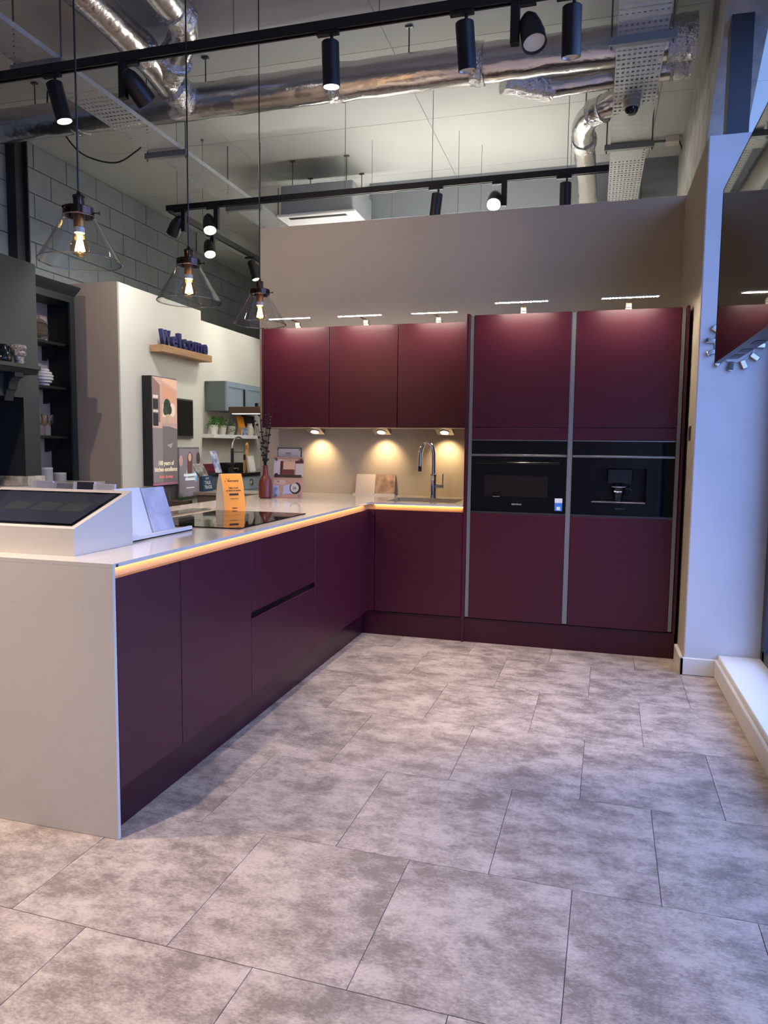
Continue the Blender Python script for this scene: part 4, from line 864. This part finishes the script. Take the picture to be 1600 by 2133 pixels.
for s_, z, c, wd, sz in (('100 years of', 1.062, '#f2e3c4', .27, .062), ('kitchen excellence', 1.00, '#f2e3c4', .40, .062), ('Better. By design', .935, '#e08078', .24, .036)):
    text(s_, sz, mat('poster_ink_' + c[1:], c, .5, emit=.5), ps, (-2.6865, 1.79, z), Y3, Z3, width=wd, bold=.0008)
mt = thing('wall_monitor', 'dark glossy wall monitor beside the tall light box', 'monitor', (-2.79, 2.3, 1.34))
box('casing', mat('grey_monitor_frame', '#4a4a4a', .4), mt, -2.7995, -2.77, 2.14, 2.46, 1.335, 1.752, bev=.002); box('screen', mat('monitor_glass', '#20201e', .06, spec=.6), mt, -2.7698, -2.768, 2.15, 2.45, 1.362, 1.735)
p2 = thing('poster_display', 'smaller grey poster of people on the display wall', 'poster', (-2.78, 2.33, .7))
MB().box(-2.799, -2.752, 2.125, 2.545, .70, 1.24, bev=.002).build('frame', mat('silver_poster_frame', '#8f9296', .4, metal=.6), p2)
pp = box('poster_sheet', mat('poster_grey_lilac', '#8f8690', .4, emit=.25), p2, -2.752, -2.749, 2.135, 2.535, .715, 1.225)
prints(pp, Vector((-2.749, 2.135, .715)), Y3, Z3, .4, .51, [('#c9a29a', disc(.08, .75, .09, 1.3)), ('#6e4c44', [(.38, .45), (.62, .45), (.66, .85), (.52, .95), (.4, .85)]), ('#d9b09c', disc(.52, .82, .08, 1.1)), ('#4e4248', disc(.95, .8, .1, 1.3)), ('#b9c6e8', [(.3, .38), (.36, .6), (.42, .38)]), ('#7fbfe6', [(.75, .3), (.7, .5), (.95, .52), (.85, .3)])], glow=.3)
for z, wd, hh in ((.93, .26, .026), (.885, .2, .026), (.80, .16, .010)): box('printed_line', mat('poster_white_ink', '#e6eef2', .5, emit=.4), pp, -2.7472, -2.7462, 2.345 - wd / 2, 2.345 + wd / 2, z, z + hh)
p3 = thing('information_board', 'small dark grey board hanging below the tall light box', 'board', (-2.79, 1.93, .45))
box('frame', BLACKP, p3, -2.7995, -2.74, 1.72, 2.06, .40, .852); bs_ = box('sheet', mat('board_grey', '#6d6a6c', .5), p3, -2.74, -2.737, 1.80, 2.05, .42, .848)
prints(bs_, Vector((-2.737, 1.80, .42)), Y3, Z3, .25, .428, [('#a9a3a4', [(.42, .45), (.5, .9), (.56, .45)]), ('#c5c0c0', rect(.25, .75, .30, .33)), ('#c5c0c0', rect(.15, .85, .22, .25))])
pb = thing('planter_box', 'dark brown display plinth with a tuft of grass below the grey poster', 'planter', (-2.6, 2.1, 0))
MB().box(-2.72, -2.52, 1.78, 2.0, 0, .70, bev=.003).build('plinth', BROWNB, pb)
b = MB()
for i in range(14):
    a = random.uniform(-.5, .5); h = random.uniform(.05, .10); y = 1.90 + random.uniform(-.03, .03); b.quad((-2.60, y - .004, .70), (-2.60, y + .004, .70), (-2.59, y + a * h + .001, .70 + h), (-2.59, y + a * h - .001, .70 + h))
b.build('grass', GREEN, pb)
# desk with leaflets
dk = thing('display_desk', 'grey brown counter standing beyond the peninsula', 'counter', (-2.0, 2.2, 0))
box('top', GREYDESK, dk, -2.50, -1.25, 1.98, 2.46, .755, .785, bev=.002); box('body', mat('brown_grey_panel', '#6f675f', .6), dk, -2.46, -1.29, 2.01, 2.44, 0, .755)
lh = thing('leaflet_holder', 'clear leaflet holder on the counter with a navy trade leaflet', 'leaflet holder', (-2.42, 2.15, .785))
b = MB(); b.prism([(-2.48, .7855), (-2.40, .7855), (-2.42, .93), (-2.425, .93), (-2.41, .79), (-2.48, .79)], 1, 2.02, 2.24); b.prism([(-2.46, .93), (-2.42, .93), (-2.50, 1.06), (-2.505, 1.06)], 1, 2.0, 2.22); b.build('acrylic_holder', ACRYL, lh)
lf = MB().prism([(-2.415, .792), (-2.405, .792), (-2.425, .945), (-2.435, .945)], 1, 2.03, 2.23).build('leaflet', mat('navy_leaflet', '#1c4a78', .5)); tag(lf, 'navy leaflet with white TALK TRADE lettering on the counter', 'leaflet')
vv = Vector((-.02, 0, .153)).normalized()
for s_, z, wd, sz in (("LET'S", .912, .07, .026), ('TALK', .862, .13, .05), ('TRADE', .815, .15, .05)): text(s_, sz, WHITECARD, lf, (-2.4035 - (z - .792) * .131, 2.13, z), Y3, vv, width=wd, bold=.0012)
mg = MB().prism([(-2.455, .94), (-2.44, .94), (-2.515, 1.07), (-2.53, 1.07)], 1, 2.01, 2.20).build('magazine', mat('grey_magazine', '#85807e', .4, var=(15, .3, '#4c4848', '#c4bdb8'))); tag(mg, 'grey magazine tilted in the holder above the navy leaflet', 'magazine')

# ------------------------------------------------------------------ left rear: blue-grey kitchen
wc = thing('wall_cabinet', 'blue-grey shaker wall cabinet above the plant shelf', 'cabinet', (-2.7, 3.4, 1.655))
box('carcass', BLUEGREY_S, wc, -2.849, -2.592, 2.85, 4.0, 1.655, 1.99)
for y0, y1 in ((2.852, 3.345), (3.35, 3.845)):
    d_ = box('door', BLUEGREY, wc, -2.592, -2.578, y0, y1, 1.657, 1.988)
    for a, b_, c_, e_ in ((y0, y0 + .06, 1.657, 1.988), (y1 - .06, y1, 1.657, 1.988), (y0 + .06, y1 - .06, 1.657, 1.717), (y0 + .06, y1 - .06, 1.928, 1.988)): box('shaker_rail', BLUEGREY, d_, -2.578, -2.571, a, b_, c_, e_)
box('handle', BLACKP, wc, -2.571, -2.553, 3.262, 3.274, 1.72, 1.92)
fs = MB().box(-2.849, -2.65, 2.70, 4.1, 1.345, 1.388, bev=.002).build('plant_shelf', mat('white_shelf_gloss', '#e4e6e6', .3)); tag(fs, 'white floating shelf with potted herbs under the blue cabinets', 'shelf')
def herb(label, y, x, m_, droop):
    t = thing('potted_herb', label, 'plant', (x, y, 1.388), 'potted herbs on the white shelf')
    MB().lathe([(0, 0), (.042, 0), (.058, .105), (.054, .105), (.040, .01), (0, .01)], (x, y, 1.3885), 20).build('pot', WHITEC, t)
    b = MB()
    for i in range(230):
        a, r = random.uniform(0, 6.28), random.uniform(.0, .085); h = random.uniform(.09, .20) - (r * droop)
        c = Vector((x + math.cos(a) * r * .8, y + math.sin(a) * r, 1.3885 + max(h, .03))); d_ = Vector((random.uniform(-1, 1), random.uniform(-1, 1), random.uniform(-.3, 1))).normalized(); s_ = d_.orthogonal().normalized() * .008; L_ = d_ * .022
        b.quad(c, c + L_ * .5 + s_, c + L_, c + L_ * .5 - s_)
    b.build('foliage', m_, t, kind='stuff')
herb('bright green herb in a white pot, left on the shelf', 2.86, -2.745, GREEN, .3); herb('olive green herb in a white pot beside the bright green one', 3.05, -2.745, GREEN2, .2); herb('trailing grey-green herb in a white pot near the orange card', 3.27, -2.745, mat('grey_green_leaf', '#6c8268', .6), 1.2)
c_ = MB().prism([(-2.70, 1.3885), (-2.69, 1.3885), (-2.75, 1.62), (-2.76, 1.62)], 1, 3.43, 3.60).build('orange_leaflet', ORANGE); tag(c_, 'orange leaflet leaning on the white plant shelf', 'leaflet')
box('printed_photo', mat('leaflet_photo', '#8d93b8', .5, var=(20, .2, '#6a74b0', '#e0dde0')), c_, -2.690, -2.6885, 3.435, 3.595, 1.389, 1.48)
pj = MB().lathe([(0, 0), (.05, 0), (.06, .04), (.05, .09), (.03, .13), (.035, .15), (.025, .15), (0, .12)], (-2.72, 3.72, 1.3885), 20).build('white_jug', WHITEC); tag(pj, 'small white jug on the shelf next to the orange leaflet', 'jug')
bf = thing('black_picture_frame', 'black framed picture standing on the white shelf behind the jug', 'picture', (-2.8, 3.9, 1.388)); box('frame', BLACKP, bf, -2.845, -2.815, 3.74, 4.05, 1.3885, 1.64); box('print', mat('dark_purple_print', '#3a3040', .5), bf, -2.815, -2.812, 3.77, 4.02, 1.415, 1.61)
kb = thing('kitchen_counter_unit', 'blue-grey drawer unit with cup handles below the black tap', 'cabinet', (-2.6, 3.3, 0))
box('carcass', BLUEGREY_S, kb, -2.849, -2.321, 2.58, 4.2, 0, .925)
for y0, y1 in ((2.63, 3.16), (3.165, 3.7)):
    for z0, z1 in ((.77, .92), (.55, .765), (.12, .545)):
        d_ = box('drawer', BLUEGREY, kb, -2.3205, -2.30, y0, y1, z0, z1, bev=.003); ym = (y0 + y1) / 2; zm = z1 - .07
        MB().lathe([(.0, .0), (.035, .0), (.033, .018), (.02, .028), (0, .03)], (0, 0, 0), 16).bm.free()
        b = MB(); b.lathe([(0, .0), (.04, .0), (.037, .016), (.022, .026), (0, .028)], n=16); orient(b, (-2.30, ym, zm), (1, 0, 0)); b.build('cup_handle', CHROME, d_)
kt = MB().box(-2.849, -2.275, 2.56, 4.2, .926, .962, bev=.003).build('black_worktop', mat('black_gloss_worktop', '#141416', .1)); tag(kt, 'glossy black worktop of the blue-grey kitchen', 'worktop')
up = MB().box(-2.849, -2.80, 2.58, 3.02, .9625, 1.05).build('maroon_tray', mat('maroon_pink_gloss', '#8a3a52', .25)); tag(up, 'maroon pink upstand board on the black worktop', 'board')
bx = MB().box(-2.80, -2.62, 3.03, 3.35, .9625, 1.06, bev=.004).build('black_box', BLACKP); tag(bx, 'black glossy box on the black worktop behind the spring tap', 'box')
bt = thing('spring_tap', 'black spring-neck tap on the black worktop', 'tap', (-2.45, 2.72, .962))
MB().lathe([(0, 0), (.03, 0), (.026, .01), (.018, .02), (.016, .27), (0, .27)], (-2.45, 2.74, .9623), 16).build('column', BLACKP, bt)
pts = [Vector((-2.45, 2.74, 1.22))] + [Vector((-2.45, 2.89 - .15 * math.cos(math.pi * k / 12), 1.235 + .125 * math.sin(math.pi * k / 12))) for k in range(13)] + [Vector((-2.45, 3.04, 1.14))]
MB().tube(pts, .009, 8).build('spring_neck', STEEL, bt); MB().cyl((-2.45, 3.04, 1.16), (-2.45, 3.04, 1.095), .014, n=12).build('spray_head', BLACKP, bt); MB().cyl((-2.45, 2.74, 1.19), (-2.45, 3.035, 1.19), .005, n=8).build('docking_arm', STEEL, bt)
b = MB(); b.cyl((-2.45, 2.74, 1.0), (-2.38, 2.74, 1.0), .016, n=12); b.build('lever_base', CHROME, bt)
sp_ = MB().lathe([(0, 0), (.03, 0), (.03, .05), (.012, .06), (.012, .085), (.04, .09), (.045, .105), (0, .11)], (-2.42, 2.655, .9623), 16).build('soap_pump', BLACKP); tag(sp_, 'squat black soap pump beside the spring tap', 'dispenser')
fy = MB().prism([(-2.56, .9625), (-2.555, .9625), (-2.63, 1.20), (-2.635, 1.20)], 1, 2.56, 2.70).build('white_flyer', mat('blue_white_flyer', '#d8dcea', .5, var=(14, .2, '#6f7fc0', '#eef0f6'))); tag(fy, 'blue and white flyer leaning on the black worktop', 'flyer')
cbd = MB().prism([(3.36, .9625), (3.50, .9625), (3.50, 1.10), (3.46, 1.16), (3.44, 1.22), (3.46, 1.27), (3.43, 1.30), (3.40, 1.27), (3.42, 1.22), (3.40, 1.16), (3.36, 1.10)], 0, -2.62, -2.60).build('wooden_board', mat('honey_wood', '#c9985c', .5)); tag(cbd, 'honey coloured wooden serving board with a shaped handle', 'board')
wb2 = MB().prism([(-2.50, .9625), (-2.47, .9625), (-2.50, 1.14), (-2.51, 1.14)], 1, 3.22, 3.38).build('white_card', WHITECARD); tag(wb2, 'white price card in front of the wooden serving board', 'card')
# timber ledge on the back of the partition
tl = thing('timber_ledge', 'brown timber light shelf projecting past the partition edge', 'shelf', (-1.1, .98, 1.53)); box('ledge', mat('brown_timber', '#6b5a48', .6), tl, -1.495, -.6, .852, 1.10, 1.533, 1.588, bev=.002); box('light_strip', emis('cool_led_strip', (1, .97, .9), 6), tl, -1.48, -.62, .89, .93, 1.529, 1.5325)
lc = MB().box(-1.29, -1.265, .93, .955, 1.5885, 1.62).build('black_clip', BLACKP); tag(lc, 'small black clip standing on the brown timber shelf', 'clip')

# added fill lamps, unseen behind the partition, brightening ceiling and rear displays
for x, y, l in ((-.2, 1.95, 'added long linear fill lamp unseen behind the kitchen partition'), (.75, 2.3, 'second added linear fill lamp unseen behind the tall units'), (-1.1, 3.0, 'added linear fill lamp brightening the blue-grey kitchen display')):
    t = thing('fill_linear_lamp', l, 'lamp', (x, y, 2.6))
    box('housing', WHITEC, t, x - .5, x + .5, y - .03, y + .03, 2.62, 2.66, bev=.003)
    box('upper_diffuser', emis('fill_lamp_diffuser', (1, .96, .90), 90), t, x - .49, x + .49, y - .025, y + .025, 2.6605, 2.667); box('lower_diffuser', MATS['fill_lamp_diffuser'], t, x - .49, x + .49, y - .025, y + .025, 2.613, 2.6195)
    for e in (-.4, .4): MB().cyl((x + e, y, 2.66), (x + e, y, CEIL - .001), .002, n=6).build('suspension_wire', ROD, t)
